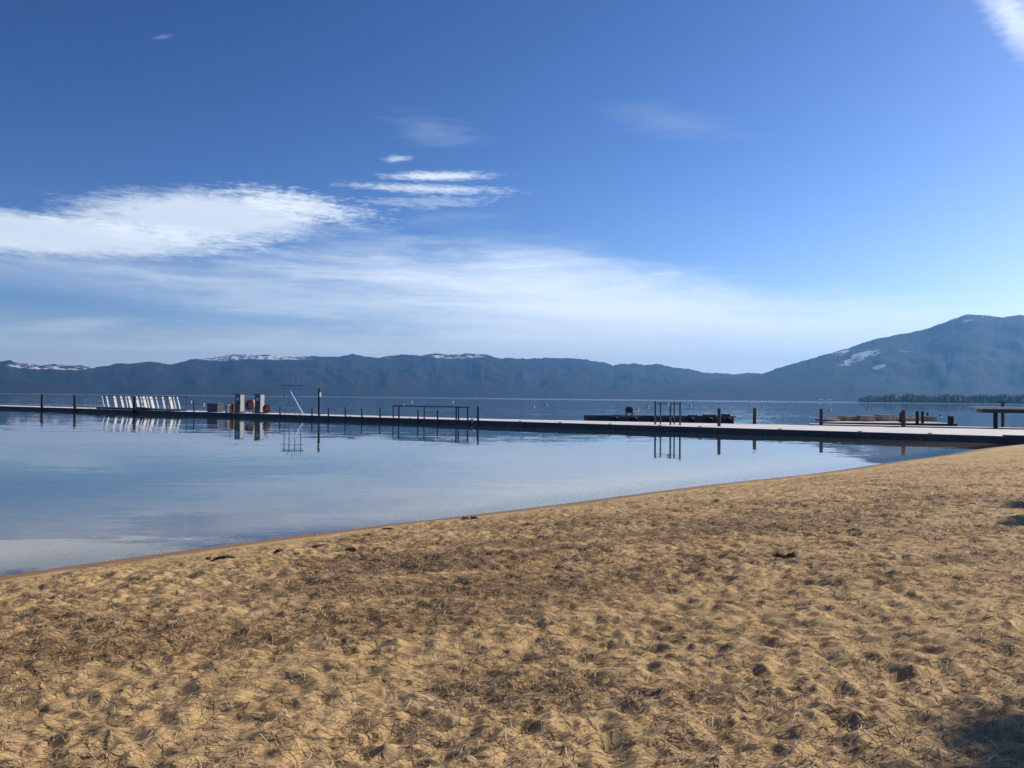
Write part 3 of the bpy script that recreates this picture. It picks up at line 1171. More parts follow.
# a board lying aslant on the right half of the rack
mb = MB(); mb.box((0, 0, 0), (8.0, 0.5, 0.12), M=Matrix.Translation((rack_x(160), -0.75, 0.20)) @ Matrix.Rotation(R(2), 4, 'Y')); mb.build('loose_plank', 'dark_timber', rk)
panel_px = [103, 107.5, 115.3, 122, 126.5, 130, 137.5, 141.5, 144.7, 148, 152, 157, 163.5, 171, 174.5, 178.5]
words = ['first', 'second', 'third', 'fourth', 'fifth', 'sixth', 'seventh', 'eighth', 'ninth', 'tenth', 'eleventh', 'twelfth', 'thirteenth', 'fourteenth', 'fifteenth', 'last']
widths = [0.10, 0.20, 0.36, 0.30, 0.13, 0.36, 0.34, 0.14, 0.38, 0.15, 0.40, 0.14, 0.22, 0.36, 0.12, 0.16]
proto_panel = None
for i, px in enumerate(panel_px):
    c = Pr + pdir * (rack_x(px) + 0.0)
    if proto_panel is None:
        proto_panel = empty('slanted_panel', (c.x, c.y, HD + 0.22), PRZ)
        mb = MB()
        mb.box((0, 0, 0), (0.05, 1.0, 1.0), bevel=0.012)
        mb.build('board', 'panel_shell', proto_panel)
        mb = MB()
        mb.box((-0.05, 0, 0.0), (0.05, 0.12, 1.0))
        mb.build('stiffener', 'galvanised', proto_panel)
        o = proto_panel
    else:
        o = copy_tree(proto_panel)
    lean = R(-24 + (i * 7 % 5) - 2)
    hgt = htop - 0.28
    ln = hgt / math.cos(lean)
    o.location = (c.x, c.y, HD + 0.25 + hgt / 2)
    o.rotation_euler = (0, lean, PRZ)
    o.scale = (1, widths[i], ln)
    tag(o, '%s slanted white panel in the rack, counted from its left end' % words[i], 'panel', 'slanted white panels in the rack')

# ------------------------------------------------------------------ fuel station
def deck_thing(name, px, off, label, cat, group=None):
    P = on_near(px, off)
    o = empty(name, (P.x, P.y, HD), PRZ)
    tag(o, label, cat, group)
    return o, P


cb, P = deck_thing('storage_cabinet', 215, 1.5, 'long dark grey cabinet on the pier left of the pumps', 'cabinet')
hc = top_z(P, 216, 403.3) - HD
mb = MB(); mb.box((0, 0, hc / 2 - 0.02), (2.1, 0.8, hc - 0.06), bevel=0.02); mb.build('body', 'teal_grey', cb)
mb = MB(); mb.box((0, 0, hc - 0.02), (2.2, 0.9, 0.06), bevel=0.01); mb.build('lid', 'grey_paint', cb)
for s_ in (-0.5, 0.5):
    mb = MB(); mb.box((s_, -0.415, hc * 0.48), (0.9, 0.03, hc * 0.75), bevel=0.005); d_ = mb.build('door', 'teal_grey', cb)
    mb = MB(); mb.box((s_ - 0.36 * (1 if s_ > 0 else -1), -0.445, hc * 0.5), (0.04, 0.03, 0.2)); mb.build('handle', 'galvanised', d_)
bn_, P = deck_thing('utility_box', 228.5, 0.7, 'small beige box between the grey cabinet and the pumps', 'box')
hb = top_z(P, 228, 404.8) - HD
mb = MB(); mb.box((0, 0, hb / 2), (0.5, 0.55, hb), bevel=0.02); mb.build('body', 'beige_paint', bn_)
mb = MB(); mb.box((0, 0, hb + 0.02), (0.56, 0.61, 0.04), bevel=0.01); mb.build('lid', 'beige_paint', bn_)
mb = MB(); mb.box((-0.15, -0.29, hb * 0.6), (0.12, 0.03, 0.16)); mb.build('latch', 'steel_dark', bn_)
fx, P = deck_thing('fire_box', 233.3, 1.2, 'dark red box against the left fuel pump', 'box')
mb = MB(); mb.box((0, 0, 0.5), (0.45, 0.4, 1.0), bevel=0.02); mb.build('body', 'red_paint', fx)
mb = MB(); mb.box((0, 0, 1.02), (0.5, 0.45, 0.04), bevel=0.01); mb.build('lid', 'steel_dark', fx)


def pump(px, ytop, label):
    o, P = deck_thing('fuel_pump', px, 1.2, label, 'fuel pump', 'fuel pumps on the pier')
    h = top_z(P, px, ytop) - HD
    mb = MB(); mb.box((-0.10, 0, 0.05), (1.15, 0.72, 0.10), bevel=0.01); mb.build('plinth', 'concrete_dark', o)
    mb = MB(); mb.box((-0.12, 0, h / 2 + 0.04), (0.92, 0.60, h - 0.12), bevel=0.03); mb.build('body', 'grey_paint', o)
    mb = MB(); mb.box((0.385, 0.02, h / 2 + 0.05), (0.06, 0.56, h - 0.22), bevel=0.015); mb.build('sunlit_side', 'pump_side_sunlit', o)  # paler slab puts the sun's light into the right face's colour
    mb = MB(); mb.box((-0.10, 0, h), (1.04, 0.66, 0.07), bevel=0.015); mb.build('top_cover', 'steel_dark', o)
    mb = MB(); mb.box((-0.02, -0.315, h * 0.74), (0.46, 0.03, 0.30), bevel=0.006); mb.build('display', 'white_paint', o)
    mb = MB(); mb.box((-0.12, -0.312, h * 0.35), (0.72, 0.025, h * 0.42), bevel=0.006); mb.build('door', 'teal_grey', o)
    mb = MB(); mb.box((0.28, -0.36, h * 0.55), (0.08, 0.12, 0.26)); mb.build('nozzle', 'black_rubber', o)
    return o


pump(239.8, 394.3, 'left grey fuel pump with its right side painted sunlit white')
pump(259.8, 394.3, 'right grey fuel pump with its right side painted sunlit white')


def reel(px, size, zc, label, off):
    o, P = deck_thing('hose_reel', px, off, label, 'hose reel', 'red hose reels by the fuel pumps')
    mb = MB()
    for s_ in (-1, 1):
        mb.torus((0, s_ * 0.16, zc), size, 0.045, 'Y')
        for q in range(4):
            a = q * math.pi / 4
            d = Vector((math.cos(a) * size, 0, math.sin(a) * size))
            mb.tube(Vector((0, s_ * 0.16, zc)) - d, Vector((0, s_ * 0.16, zc)) + d, 0.02, seg=6)
    mb.build('wheel', 'red_paint', o)
    mb = MB()
    for q in range(5):
        mb.torus((0, -0.12 + q * 0.06, zc), size * 0.78, 0.05, 'Y', 20, 6)
    mb.build('hose', 'red_paint', o)
    mb = MB()
    for s_ in (-1, 1):
        mb.tube((-size * 0.7, s_ * 0.22, 0), (0, s_ * 0.22, zc), 0.03, seg=6)
        mb.tube((size * 0.7, s_ * 0.22, 0), (0, s_ * 0.22, zc), 0.03, seg=6)
    mb.tube((0, -0.22, zc), (0, 0.22, zc), 0.03, seg=6)
    mb.build('stand', 'steel_dark', o)
    return o


reel(249.5, 0.55, 0.95, 'taller red hose reel between the two fuel pumps', 1.3)
reel(266.5, 0.45, 0.55, 'lower red hose reel right of the right fuel pump', 0.9)
ub, P = deck_thing('meter_box', 252.6, 1.7, 'small pale brown box behind the taller hose reel', 'box')
mb = MB(); mb.box((0, 0, 1.15), (0.5, 0.3, 0.8), bevel=0.02); mb.build('body', 'beige_paint', ub)
mb = MB(); mb.tube((0, 0, 0), (0, 0, 0.76), 0.06); mb.build('leg', 'steel_dark', ub)

# ------------------------------------------------------------------ blue hoist tower with white ramp
P = on_near(292, 2.2)
ho = empty('boat_hoist', (P.x, P.y, HD), math.atan2(-P.x, P.y))
tag(ho, 'blue pipe hoist tower with a slanted white ladder', 'hoist')
pm = F / math.hypot(P.x, P.y)                 # pixels per metre here
zp = lambda py: top_z(P, 292, py) - HD
xs = [(285 - 292) / pm, (289.5 - 292) / pm, (295 - 292) / pm, (300.5 - 292) / pm]
ztop = zp(385.5)
for k_, x in enumerate(xs):
    mb = MB(); mb.tube((x, 0.5 if k_ % 2 else -0.5, -0.05), (x, 0.5 if k_ % 2 else -0.5, ztop - 0.03), 0.045, seg=8); mb.build('post', 'blue_paint', ho)
for xa, yy in ((281, -0.5), (283, 0.5)):
    mb = MB()
    mb.tube(((xa - 292) / pm, yy, ztop), ((303 - 292) / pm, yy, ztop), 0.045, seg=8)
    mb.build('top_beam', 'blue_paint', ho)
for xa, xb, yy, pz in ((281, 301, -0.5, 388.5), (284, 300, 0.5, 405.5)):
    mb = MB()
    mb.tube(((xa - 292) / pm, yy, zp(pz)), ((xb - 292) / pm, yy, zp(pz)), 0.025, seg=8)
    mb.build('crossbar', 'blue_paint', ho)
for xa, ya, xb, yb, pz in ((289.5, 0.5, 286.5, 0.2, 377.5), (295, -0.5, 297, -0.2, 377), (300.5, 0.5, 300.5, 0.2, 381)):
    mb = MB()
    mb.tube(((xa - 292) / pm, ya, ztop), ((xb - 292) / pm, yb, zp(pz)), 0.028, seg=8)
    mb.build('upper_stay', 'blue_paint', ho)
mb = MB(); mb.tube(((285 - 292) / pm, -0.5, zp(411)), ((290 - 292) / pm, -0.5, zp(402)), 0.03, seg=8); mb.build('brace', 'blue_paint', ho)
mb = MB(); mb.box(((292.4 - 292) / pm, -0.1, zp(380)), (0.10, 0.06, (zp(376.5) - zp(383.5)))); mb.build('marker', 'white_paint', ho)
a = Vector(((290.3 - 292) / pm, -0.75, zp(391.5)))
b = Vector(((302.3 - 292) / pm, -0.9, 0.02))
lad = MB()
for yy in (-0.18, 0.18):
    lad.tube(a + Vector((0, yy, 0)), b + Vector((0, yy, 0)), 0.055, seg=8)
for q in range(1, 10):
    c = a.lerp(b, q / 10)
    lad.tube(c + Vector((0, -0.18, 0)), c + Vector((0, 0.18, 0)), 0.03, seg=6)
lad.build('ladder', 'white_paint', ho)

# ------------------------------------------------------------------ frame of five posts
P = on_near(667, 3.6)
gf = empty('gangway_frame', (P.x, P.y, HD), PRZ)
tag(gf, 'tall open frame of five dark posts on the pier before the barge', 'frame')
for px, yt, off in ((655.2, 401.2, -0.9), (660.5, 402.3, 0.5), (670.4, 402.5, -0.9), (674.2, 401.5, 0.5), (680.0, 401.8, -0.9)):
    Q_ = on_near(px, 3.6 + off)
    l = (Q_ - P)
    lx, ly = l.dot(pdir), l.dot(pnor)
    mb = MB(); mb.tube((lx, ly, -0.2), (lx, ly, top_z(Q_, px, yt) - HD), 0.075 if px in (655.2, 670.4, 680.0) else 0.06); mb.build('post', 'steel_dark', gf)
for off, zz in ((-0.9, 403.4), (0.5, 404.2)):
    A_ = (on_near(655.2, 3.6 + off) - P); B_ = (on_near(680, 3.6 + off) - P)
    z_ = top_z(on_near(667, 3.6 + off), 667, zz) - HD
    mb = MB()
    mb.tube((A_.dot(pdir), off, z_), (B_.dot(pdir), off, z_), 0.018, seg=6)
    mb.build('crossbar', 'steel_dark', gf)
Q_ = on_near(673, 3.4) - P
mb = MB(); mb.box((Q_.dot(pdir), -0.98, top_z(on_near(673, 3.4), 673, 404.5) - HD), (0.22, 0.05, 0.30)); mb.build('sign_plate', 'white_paint', gf)

# ------------------------------------------------------------------ old work barge behind the pier
def barge_pt(px, py, z=0.62):
    return at(px, py, z)


A_, B_ = barge_pt(582, 416.1), barge_pt(734, 417.2)
bdir = (B_ - A_); bdir.z = 0
blen = bdir.length
brz = math.atan2(bdir.y, bdir.x)
bg_ = empty('work_barge', (A_.x, A_.y, 0), brz)
tag(bg_, 'long dark timber barge moored behind the middle of the pier', 'barge')
k1 = blen * 0.125
mb = MB()
mb.box((k1 / 2 + 0.35, 1.5, 0.22), (k1 - 0.9, 3.0, 0.74), bevel=0.03)
mb.build('hull', 'dark_timber', bg_)
mb = MB()
mb.box(((blen + k1) / 2, 2.0, 0.24), (blen - k1, 4.0, 0.72), bevel=0.03)
mb.build('hull', 'dark_timber', bg_)
mb = MB()
rnd = random.Random(3)
x = 0.3
while x < blen - 0.6:
    ln = rnd.uniform(0.8, 2.4)
    if not (k1 - 0.6 < x < k1 + 0.2):
        mb.box((x + ln / 2, 0.25 + rnd.uniform(-0.05, 0.05), 0.66 + rnd.uniform(0, 0.03)), (ln * 0.94, 0.35, 0.10 + rnd.uniform(0, 0.05)))
    x += ln
mb.build('rub_rail', 'dark_timber', bg_)
plank_mat('grey_deck', (0.32, 0.30, 0.29), 0, 0.25)
mb = MB(); mb.box(((blen + k1) / 2, 2.4, 0.625), (blen - k1 - 0.3, 3.0, 0.04)); mb.build('deck', 'grey_deck', bg_)
x = k1 + 1.5
while x < blen:
    mb = MB()
    mb.torus((x, -0.12, 0.25), 0.26, 0.10, 'Y', 14, 6)
    mb.build('tyre_fender', 'black_rubber', bg_)
    x += 2.1
# debris on its right end
for px, lab, sz in ((695, 'low dark crate at the middle of the barge deck', (0.9, 0.7, 0.16)), (712, 'dark crate near the right end of the barge deck', (1.3, 0.8, 0.22)), (729, 'dark crate at the very right end of the barge deck', (0.8, 0.7, 0.30))):
    c = A_ + (B_ - A_) * ((px - 582) / 152.0) + Vector((0, 1.5, 0))
    o = empty('crate', (c.x, c.y, 0.645), brz)
    tag(o, lab, 'crate', 'dark crates on the barge')
    mb = MB(); mb.box((0, 0, sz[2] / 2), sz, bevel=0.02); mb.build('box', 'dark_timber', o)
    for xx in (-0.35, 0.35):
        mb = MB()
        mb.box((xx * sz[0], -sz[1] / 2 - 0.015, sz[2] / 2), (0.08, 0.03, sz[2] * 0.96))
        mb.build('batten', 'dark_float', o)
c = A_ + (B_ - A_) * ((630.5 - 582) / 152.0) + Vector((0, 1.6, 0))
wi = empty('winch', (c.x, c.y, 0.65), brz)
tag(wi, 'small dark winch on the left part of the barge', 'winch')
for s_ in (-0.33, 0.33):
    mb = MB()
    mb.box((s_, 0, 0.45), (0.08, 0.5, 0.9), bevel=0.02)
    mb.build('side_frame', 'steel_dark', wi)
mb = MB(); mb.tube((-0.29, 0, 0.60), (0.29, 0, 0.60), 0.28, seg=16); mb.build('drum', 'dark_float', wi)
mb = MB(); mb.tube((-0.45, 0, 0.60), (-0.36, 0, 0.60), 0.12, seg=12); mb.tube((-0.42, 0, 0.6), (-0.42, -0.3, 0.85), 0.025, seg=6); mb.build('crank', 'steel_dark', wi)
mb = MB(); mb.box((0, 0.05, 0.96), (0.56, 0.42, 0.14), bevel=0.04); mb.build('cover', 'teal_grey', wi)

# ------------------------------------------------------------------ docks behind the right part of the pier
HD2 = 0.40
fd = empty('floating_dock', (0, 0, 0))
tag(fd, 'narrow dark edged dock just behind the right part of the pier', 'dock')
q = [at(809, 424.0, HD2), at(1080, 429.5, HD2)]
d = (q[1] - q[0]); d.normalize(); n_ = Vector((-d.y, d.x, 0))
if n_.y < 0: n_ = -n_
ol = [q[0], q[1], q[1] + n_ * 2.0, q[0] + n_ * 2.0]
mb = MB(); mb.prism([(v.x, v.y) for v in ol], HD2 - 0.06, HD2); mb.build('deck', 'bleached_deck', fd)
mid = (q[0] + q[1]) / 2
mb = MB(); mb.box((mid.x - n_.x * 0.03, mid.y - n_.y * 0.03, 0.15), ((q[1] - q[0]).length, 0.08, 0.46), math.atan2(d.y, d.x)); mb.build('fascia', 'dark_timber', fd)
cc = mid + n_ * 1.1
mb = MB(); mb.box((cc.x, cc.y, 0.08), ((q[1] - q[0]).length - 0.6, 1.6, 0.5), math.atan2(d.y, d.x)); mb.build('float', 'dark_float', fd)

td = empty('timber_dock', (0, 0, 0))
tag(td, 'rough tan plank dock lying beyond the narrow dock at right', 'dock')
ta, tb = at(822, 422.2, 0.5), at(957, 423.6, 0.5)
d2 = (tb - ta); l2 = d2.length; d2.normalize(); n2 = Vector((-d2.y, d2.x, 0))
ol = [ta, tb, tb + n2 * 7.0, ta + n2 * 7.0 + d2 * 5]
mb = MB(); mb.prism([(v.x, v.y) for v in ol], 0.40, 0.5); mb.build('deck', 'tan_deck', td)
mb = MB(); mid = (ta + tb) / 2 - n2 * 0.03; mb.box((mid.x, mid.y, 0.12), (l2, 0.08, 0.70), math.atan2(d2.y, d2.x)); mb.build('fascia', 'dark_timber', td)
mb = MB(); mid = (ta + tb) / 2 + n2 * 3.2 + d2 * 1.5; mb.box((mid.x, mid.y, 0.1), (l2 - 7, 5.0, 0.55), math.atan2(d2.y, d2.x)); mb.build('float', 'dark_float', td)
# bundles of old boards on it
ords = ['first', 'second', 'third', 'fourth', 'fifth', 'sixth', 'seventh', 'last']
for k_, (px, w_, h_) in enumerate([(832, 2.4, 0.20), (845, 2.0, 0.34), (857, 2.6, 0.48), (869, 1.7, 0.58), (880, 2.2, 0.50), (892, 1.8, 0.62), (913, 2.4, 0.40), (936, 2.8, 0.46)]):
    lab = ords[k_] + ' low board pile on the tan dock, counted from its left end'
    c = at(px, 421.6, 0.5) + n2 * (1.2 + 1.6 * ((k_ * 5) % 3) / 2)
    mb = MB()
    rr_ = random.Random(40 + k_)
    z_ = 0.0
    while z_ < h_:
        for j in range(4):
            mb.box((rr_.uniform(-0.15, 0.15), -0.5 + j * 0.33, z_ + 0.04), (w_ * rr_.uniform(0.8, 1.0), 0.26, 0.07), rr_.uniform(-0.16, 0.16))
        z_ += 0.085
    o = mb.build('board_pile', 'tan_deck')
    o.location = (c.x, c.y, 0.5); o.rotation_euler = (0, 0, math.atan2(d2.y, d2.x) + rr_.uniform(-0.5, 0.5))
    tag(o, lab, 'board pile', 'piles of boards on the tan dock')
RG = 'posts by the docks at right'
for px, yt, rad, yb, lab in [(900.6, 412.5, 0.14, 423.0, 'short post tucked left of the thickest pile'), (917.3, 411.0, 0.15, 424.0, 'left of the two twin posts on the tan dock'), (922.6, 411.2, 0.15, 423.6, 'right of the two twin posts on the tan dock'),
                             (927.6, 412.3, 0.12, 419.5, 'shortest post behind the tan dock'), (949.2, 416.0, 0.13, 424.5, 'left post of the close pair at the tan dock end'), (952.4, 416.2, 0.13, 424.5, 'right post of the close pair at the tan dock end')]:
    Pq = at(px, yb, 0.45)
    pile(px, yt, rad, lab, RG, base=Pq, name='dock_post')

# raised walkway at the right edge
rw = empty('raised_walkway', (0, 0, 0))
tag(rw, 'raised pale walkway on dark posts at the right edge', 'walkway')
wp = at(995.5, 428.3, 0.38)
zt = top_z(wp, 985, 406.7)
wdir = Vector((0.96, -0.28, 0)).normalized(); wn = Vector((0.28, 0.96, 0)).normalized()
def wpt(px, off, z):
    # where the column px meets the walkway's near line, moved back by off
    dr = ray(px, 400)
    n = wn
    tt_ = (wp.x * n.x + wp.y * n.y + off) / (dr.x * n.x + dr.y * n.y)
    v = Vector((dr.x * tt_, dr.y * tt_, z))
    return v
a = wpt(975, 0, 0); b = a + wdir * 16
ol = [a, b, b + wn * 2.6, a + wn * 2.6]
mb = MB(); mb.prism([(v.x, v.y) for v in ol], zt - 0.12, zt); mb.build('deck', 'bleached_deck', rw)
a2 = wpt(983, 0.25, 0); b2 = a2 + wdir * 15
mb = MB(); mb.prism([(v.x, v.y) for v in (a2, b2, b2 + wn * 2.0, a2 + wn * 2.0)], zt - 0.50, zt - 0.125); mb.build('girder', 'steel_dark', rw)
a3, b3 = a - wn * 0.04, b - wn * 0.04
mid = (a3 + b3) / 2
mb = MB(); mb.box((mid.x, mid.y, zt - 0.10), (16, 0.07, 0.19), math.atan2(wdir.y, wdir.x)); mb.build('fascia', 'white_paint', rw)  # white board stands in for the bright sunlit top of the slab
for off, k_ in ((0.5, 0), (0.5, 6), (0.5, 12), (2.0, 3.5), (2.0, 9)):
    v = wpt(995.5, off, 0) + wdir * k_
    mb = MB(); mb.tube((v.x, v.y, -1.5), (v.x, v.y, zt - 0.46), 0.17); mb.build('post', 'weathered_pile', rw)
Pt = wpt(1002.8, 2.85, 0)
tpst = empty('capped_post', (Pt.x, Pt.y, 0), math.atan2(wdir.y, wdir.x))
tag(tpst, 'dark post with a flat cap rising behind the raised walkway', 'post')
zc = top_z(Pt, 1002.8, 402.3)
mb = MB(); mb.tube((0, 0, -1.5), (0, 0, zc), 0.13); mb.build('shaft', 'weathered_pile', tpst)
mb = MB(); mb.box((0, 0, zc + 0.03), (0.75, 0.35, 0.07), bevel=0.01); mb.build('cap', 'steel_dark', tpst)

# ------------------------------------------------------------------ mooring buoys
buoy_me = None
buoys = [(191, 402.2, 'white buoy left of the slim post near the white panels'), (203.5, 404.5, 'white buoy just left of the grey cabinet'),
         (403.3, 405.4, 'white buoy above the left end of the handrail'), (411.6, 402.3, 'small white buoy high above the handrail, left half'), (452.6, 402.2, 'small white buoy high above the handrail, right half'),
         (533.8, 406.8, 'larger of the two white buoys left of the barge'), (546.3, 405.0, 'smaller of the two white buoys left of the barge'),
         (637.6, 409.2, 'white buoy beside the winch on the barge'), (648.2, 407.2, 'small buoy left of the five post frame'), (690.5, 406.2, 'small buoy right of the five post frame'),
         (762.5, 407.5, 'small buoy right of the open pile'), (829.6, 410.4, 'white buoy above the left end of the tan dock'), (867.6, 409.6, 'white buoy over the middle of the tan dock'),
         (941, 415.2, 'white buoy low over the tan dock right end'), (957.2, 409.6, 'pale buoy left of the raised walkway')]
dark = {648.2, 690.5, 762.5}
for px, py, lab in buoys:
    Pq = at(px, py, 0.0)
    d_ = math.hypot(Pq.x, Pq.y)
    if buoy_me is None:
        o = empty('mooring_buoy', (Pq.x, Pq.y, 0))
        mb = MB()
        mb.lathe([(0.03, -0.25), (0.24, -0.16), (0.34, 0.02), (0.34, 0.16), (0.24, 0.36), (0.10, 0.46), (0.05, 0.47)], 16)
        mb.build('ball', 'buoy_shell', o, True)
        mb = MB(); mb.torus((0, 0, 0.10), 0.345, 0.03, 'Z', 20, 6); mb.build('band', 'buoy_blue', o)
        mb = MB(); mb.tube((0, 0, 0.46), (0, 0, 0.62), 0.03, seg=6); mb.torus((0, 0, 0.68), 0.07, 0.018, 'Y', 10, 5); mb.build('ring', 'steel_dark', o)
        buoy_me = o
    else:
        o = copy_tree(buoy_me)
        o.location = (Pq.x, Pq.y, 0)
    k_ = min(1.7, max(0.5, 2.1 * d_ / F / 0.68))
    o.scale = (k_, k_, k_)
    o.rotation_euler = (random.uniform(-0.2, 0.2), random.uniform(-0.2, 0.2), 0)
    tag(o, lab, 'buoy', 'mooring buoys on the lake')

# ------------------------------------------------------------------ bits of driftwood by the water, a twig, a tuft
def chunk(px, py, lx, ly, lz, label, seed, name='driftwood', mname='wet_wood'):
    P = at(px, py, 0.3)
    for _ in range(4):
        P = at(px, py, float(ground_z(np.array([P.x]), np.array([P.y]))[0]))
    bm = bmesh.new()
    bmesh.ops.create_icosphere(bm, subdivisions=4, radius=1.0)
    rs_ = np.random.default_rng(seed)
    o1, o2 = rs_.uniform(0, 50, 2)
    co = np.array([v.co[:] for v in bm.verts])
    nz_ = fbm(co[:, 0] * 2.1 + o1 + co[:, 2], co[:, 1] * 2.1 + o2 - co[:, 2], seed, 4, 0.6)
    nz2_ = fbm(co[:, 0] * 7 + o1, (co[:, 1] + co[:, 2]) * 7 + o2, seed + 5, 2, 0.6)
    for i_, v in enumerate(bm.verts):
        f_ = 1 + 0.34 * nz_[i_] + 0.10 * nz2_[i_]
        v.co = Vector((v.co.x * f_ * lx * 0.75, v.co.y * f_ * ly * 0.75, max(-0.35, v.co.z * f_) * lz * 0.75))
    me = bpy.data.meshes.new(name)
    bm.to_mesh(me); bm.free()
    o = link(name, me, mname)
    o.location = (P.x, P.y, P.z + lz * 0.15)
    o.rotation_euler = (0, 0, rs_.uniform(-0.3, 0.9))
    tag(o, label, 'driftwood', 'dark bits of driftwood on the sand')
    return o


chunk(351.5, 551, 0.10, 0.07, 0.05, 'dark lump of driftwood below the shore line, largest of its kind', 1)
chunk(318, 547, 0.20, 0.05, 0.035, 'long flat piece of driftwood at the edge of wet sand', 2)
chunk(280, 551.5, 0.10, 0.05, 0.04, 'small dark lump left of the long driftwood piece', 3)
chunk(296, 554.5, 0.08, 0.04, 0.03, 'tiny dark lump below the long driftwood piece', 4)
chunk(224, 558.5, 0.15, 0.05, 0.035, 'flat dark piece of driftwood at left near the water', 5)
chunk(209, 559.5, 0.07, 0.04, 0.03, 'smallest dark piece, leftmost by the water', 6)
chunk(465, 519.5, 0.12, 0.06, 0.05, 'left dark lump of the pair near the water, middle of the shore', 7)
chunk(474, 518.5, 0.10, 0.05, 0.045, 'right dark lump of the pair near the water, middle of the shore', 8)
chunk(388, 529.5, 0.14, 0.05, 0.035, 'flat dark piece on the sand just above the wet edge', 9)
# thin twig standing in the shallows
P = at(311, 538, 0)
mb = MB(); mb.tube((P.x, P.y, -0.1), (P.x + 0.07, P.y, 0.10), 0.007, 0.003, 6); o = mb.build('twig', 'wet_wood')
tag(o, 'thin dark twig sticking out of the shallow water', 'twig')


def tuft(px, py, n, size, label, seed):
    P = at(px, py, 0.8)
    for _ in range(4):
        P = at(px, py, float(ground_z(np.array([P.x]), np.array([P.y]))[0]))
    r_ = random.Random(seed)
    mb = MB()
    for _ in range(n):
        a_ = r_.uniform(-0.5, 0.5) + (math.pi if r_.random() < 0.5 else 0)
        l_ = size * r_.uniform(0.5, 1.1)
        z_ = r_.uniform(0.02, 0.8) * size * 0.6
        o_ = Vector((r_.uniform(-0.25, 0.25) * size, r_.uniform(-0.15, 0.15) * size, 0.01))
        mb.tube(o_, o_ + Vector((math.cos(a_) * l_, math.sin(a_) * l_ * 0.6, z_)), 0.004, 0.002, 4)
    mb.tube((-size * 0.6, 0, 0.03), (size * 0.7, 0.05, 0.02), 0.016, 0.008, 6)
    o = mb.build('pine_sprig', 'sprig')
    o.location = P
    tag(o, label, 'pine sprig')


tuft(785, 558, 120, 0.13, 'dark fallen pine sprig lying alone at the middle right of the sand', 5)

# ------------------------------------------------------------------ pines beside the beach whose shade reaches into the picture
def pine(loc, h, crown_r, seed, label, low=0.25):
    r_ = random.Random(seed)
    o = empty('pine_tree', loc)
    tag(o, label, 'tree', 'pine trees beside the beach')
    mb = MB()
    pts = [Vector((0, 0, -0.3))]
    for k_ in range(1, 7):
        pts.append(Vector((r_.uniform(-0.05, 0.05), r_.uniform(-0.05, 0.05), h * 0.97 * k_ / 6)))
    for k_ in range(6):
        f0, f1 = 1 - k_ / 6.3, 1 - (k_ + 1) / 6.3
        mb.tube(pts[k_], pts[k_ + 1], 0.018 * h * f0 + 0.015, 0.018 * h * f1 + 0.015, 10)
    limbs = []
    n_l = int(h * 7)
    for k_ in range(n_l):
        f = low + (1 - low) * (k_ + 0.5) / n_l
        a_ = k_ * 2.4 + r_.uniform(-0.4, 0.4)
        ln = crown_r * (1.05 - ((f - low) / (1 - low)) ** 1.3 * 0.85) * r_.uniform(0.7, 1.1)
        s_ = Vector((0, 0, h * f))
        e_ = s_ + Vector((math.cos(a_) * ln, math.sin(a_) * ln, ln * r_.uniform(0.05, 0.35)))
        mb.tube(s_, e_, 0.03, 0.008, 6)
        limbs.append((s_, e_, ln))
    mb.build('trunk', 'bark', o)
    V, Q = [], []
    for s_, e_, ln in limbs:
        for q_ in range(int(26 * ln / crown_r * 11)):
            f = r_.uniform(0.25, 1.05)
            c = s_.lerp(e_, f) + Vector((r_.gauss(0, 0.10), r_.gauss(0, 0.10), r_.gauss(0, 0.07))) * crown_r * 0.7
            for z_ in range(5):
                d_ = Vector((r_.gauss(0, 1), r_.gauss(0, 1), r_.gauss(0.4, 0.8))).normalized() * r_.uniform(0.13, 0.24)
                sd_ = d_.cross(Vector((r_.gauss(0, 1), r_.gauss(0, 1), r_.gauss(0, 1)))).normalized() * 0.017
                b0 = len(V)
                V += [c + sd_, c - sd_, c + d_ - sd_ * 0.4, c + d_ + sd_ * 0.4]
                Q.append((b0, b0 + 1, b0 + 2, b0 + 3))
    np_mesh('crown', np.array([v[:] for v in V]), np.array(Q), 'needles_green', False, o)
    return o


sh = Vector((math.sin(R(SUN_AZ)), math.cos(R(SUN_AZ)), 0))
tanE = math.tan(R(SUN_EL))


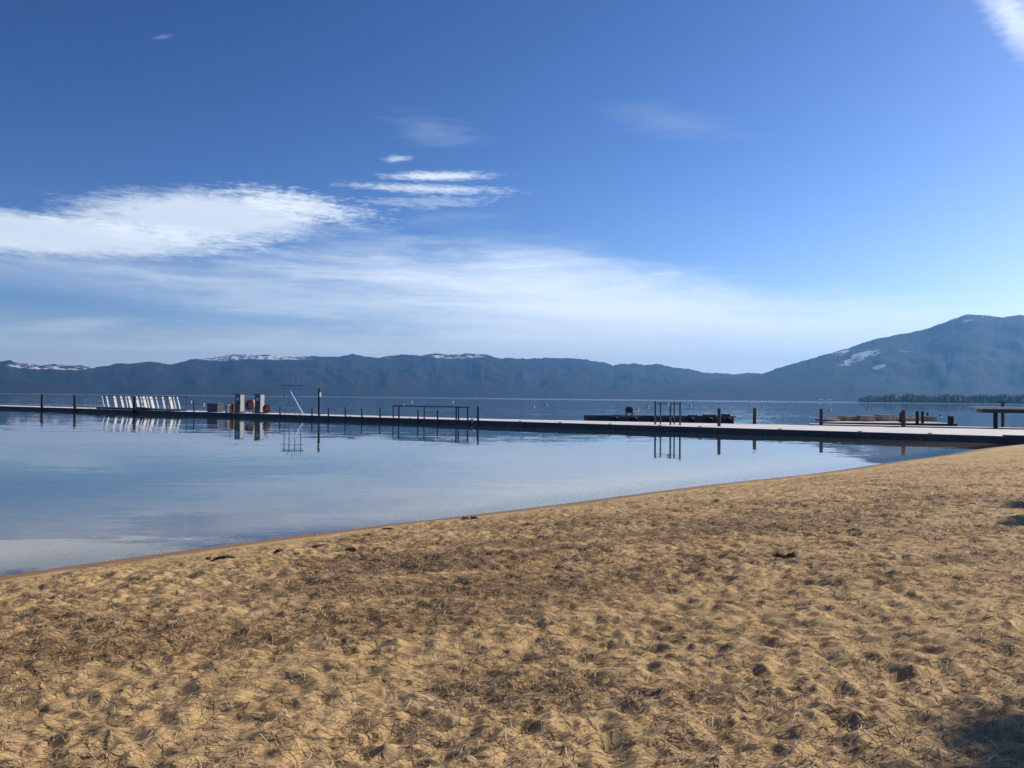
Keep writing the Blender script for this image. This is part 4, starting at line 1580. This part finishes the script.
def tree_for(px, py, h, frac, cr, seed, label, low=0.25):
    T = at(px, py, 0.85)
    Lh = h * frac / tanE
    b = T + sh * Lh
    s_ = float(shore_s(b.x, b.y))
    pine((b.x, b.y, float(base_height(np.array([s_]))[0]) - 0.05), h, cr, seed, label, low)


tree_for(1250, 728, 7.0, 0.80, 1.5, 21, 'pine whose shadow falls on the sand at the lower right corner', 0.45)
tree_for(1064, 498, 7.5, 0.93, 1.2, 22, 'pine casting the farther of two shadows at the right edge', 0.3)
tree_for(1064, 515, 7.5, 0.93, 1.3, 23, 'pine casting the nearer of two shadows at the right edge', 0.3)

# ------------------------------------------------------------------ air
HZ = MB()
HZ.box((0, 0, (1330 - 22) / 2), (54000, 54000, 1330 + 22))
mh = bpy.data.materials.new('haze_air')
mh.use_nodes = True
t = mh.node_tree
t.nodes.clear()
pv = N(t, 'ShaderNodeVolumePrincipled')
pv.inputs['Color'].default_value = (0.18, 0.49, 1.0, 1)
pv.inputs['Density'].default_value = 4.6e-5
pv.inputs['Anisotropy'].default_value = 0.4
ou = N(t, 'ShaderNodeOutputMaterial')
lk(t, pv.outputs[0], ou.inputs['Volume'])
MATS['haze_air'] = mh
haze = HZ.build('haze', 'haze_air')
haze['kind'] = 'stuff'
haze['label'] = 'thin blue air haze over the lake'

# ------------------------------------------------------------------ render settings
SC.render.engine = 'CYCLES'
cy = SC.cycles
cy.use_denoising = True
try:
    cy.denoiser = 'OPENIMAGEDENOISE'
    cy.denoising_input_passes = 'RGB_ALBEDO_NORMAL'
    cy.denoising_prefilter = 'NONE'
except Exception:
    pass
cy.max_bounces = 8
cy.diffuse_bounces = 3
cy.glossy_bounces = 4
cy.transmission_bounces = 4
cy.transparent_max_bounces = 12
cy.volume_bounces = 0
cy.caustics_reflective = False
cy.caustics_refractive = False
cy.sample_clamp_indirect = 6.0
SC.view_settings.view_transform = 'Standard'
SC.view_settings.look = 'None'
SC.view_settings.exposure = 0.2
SC.view_settings.gamma = 1.0
SC.view_settings.use_curve_mapping = False
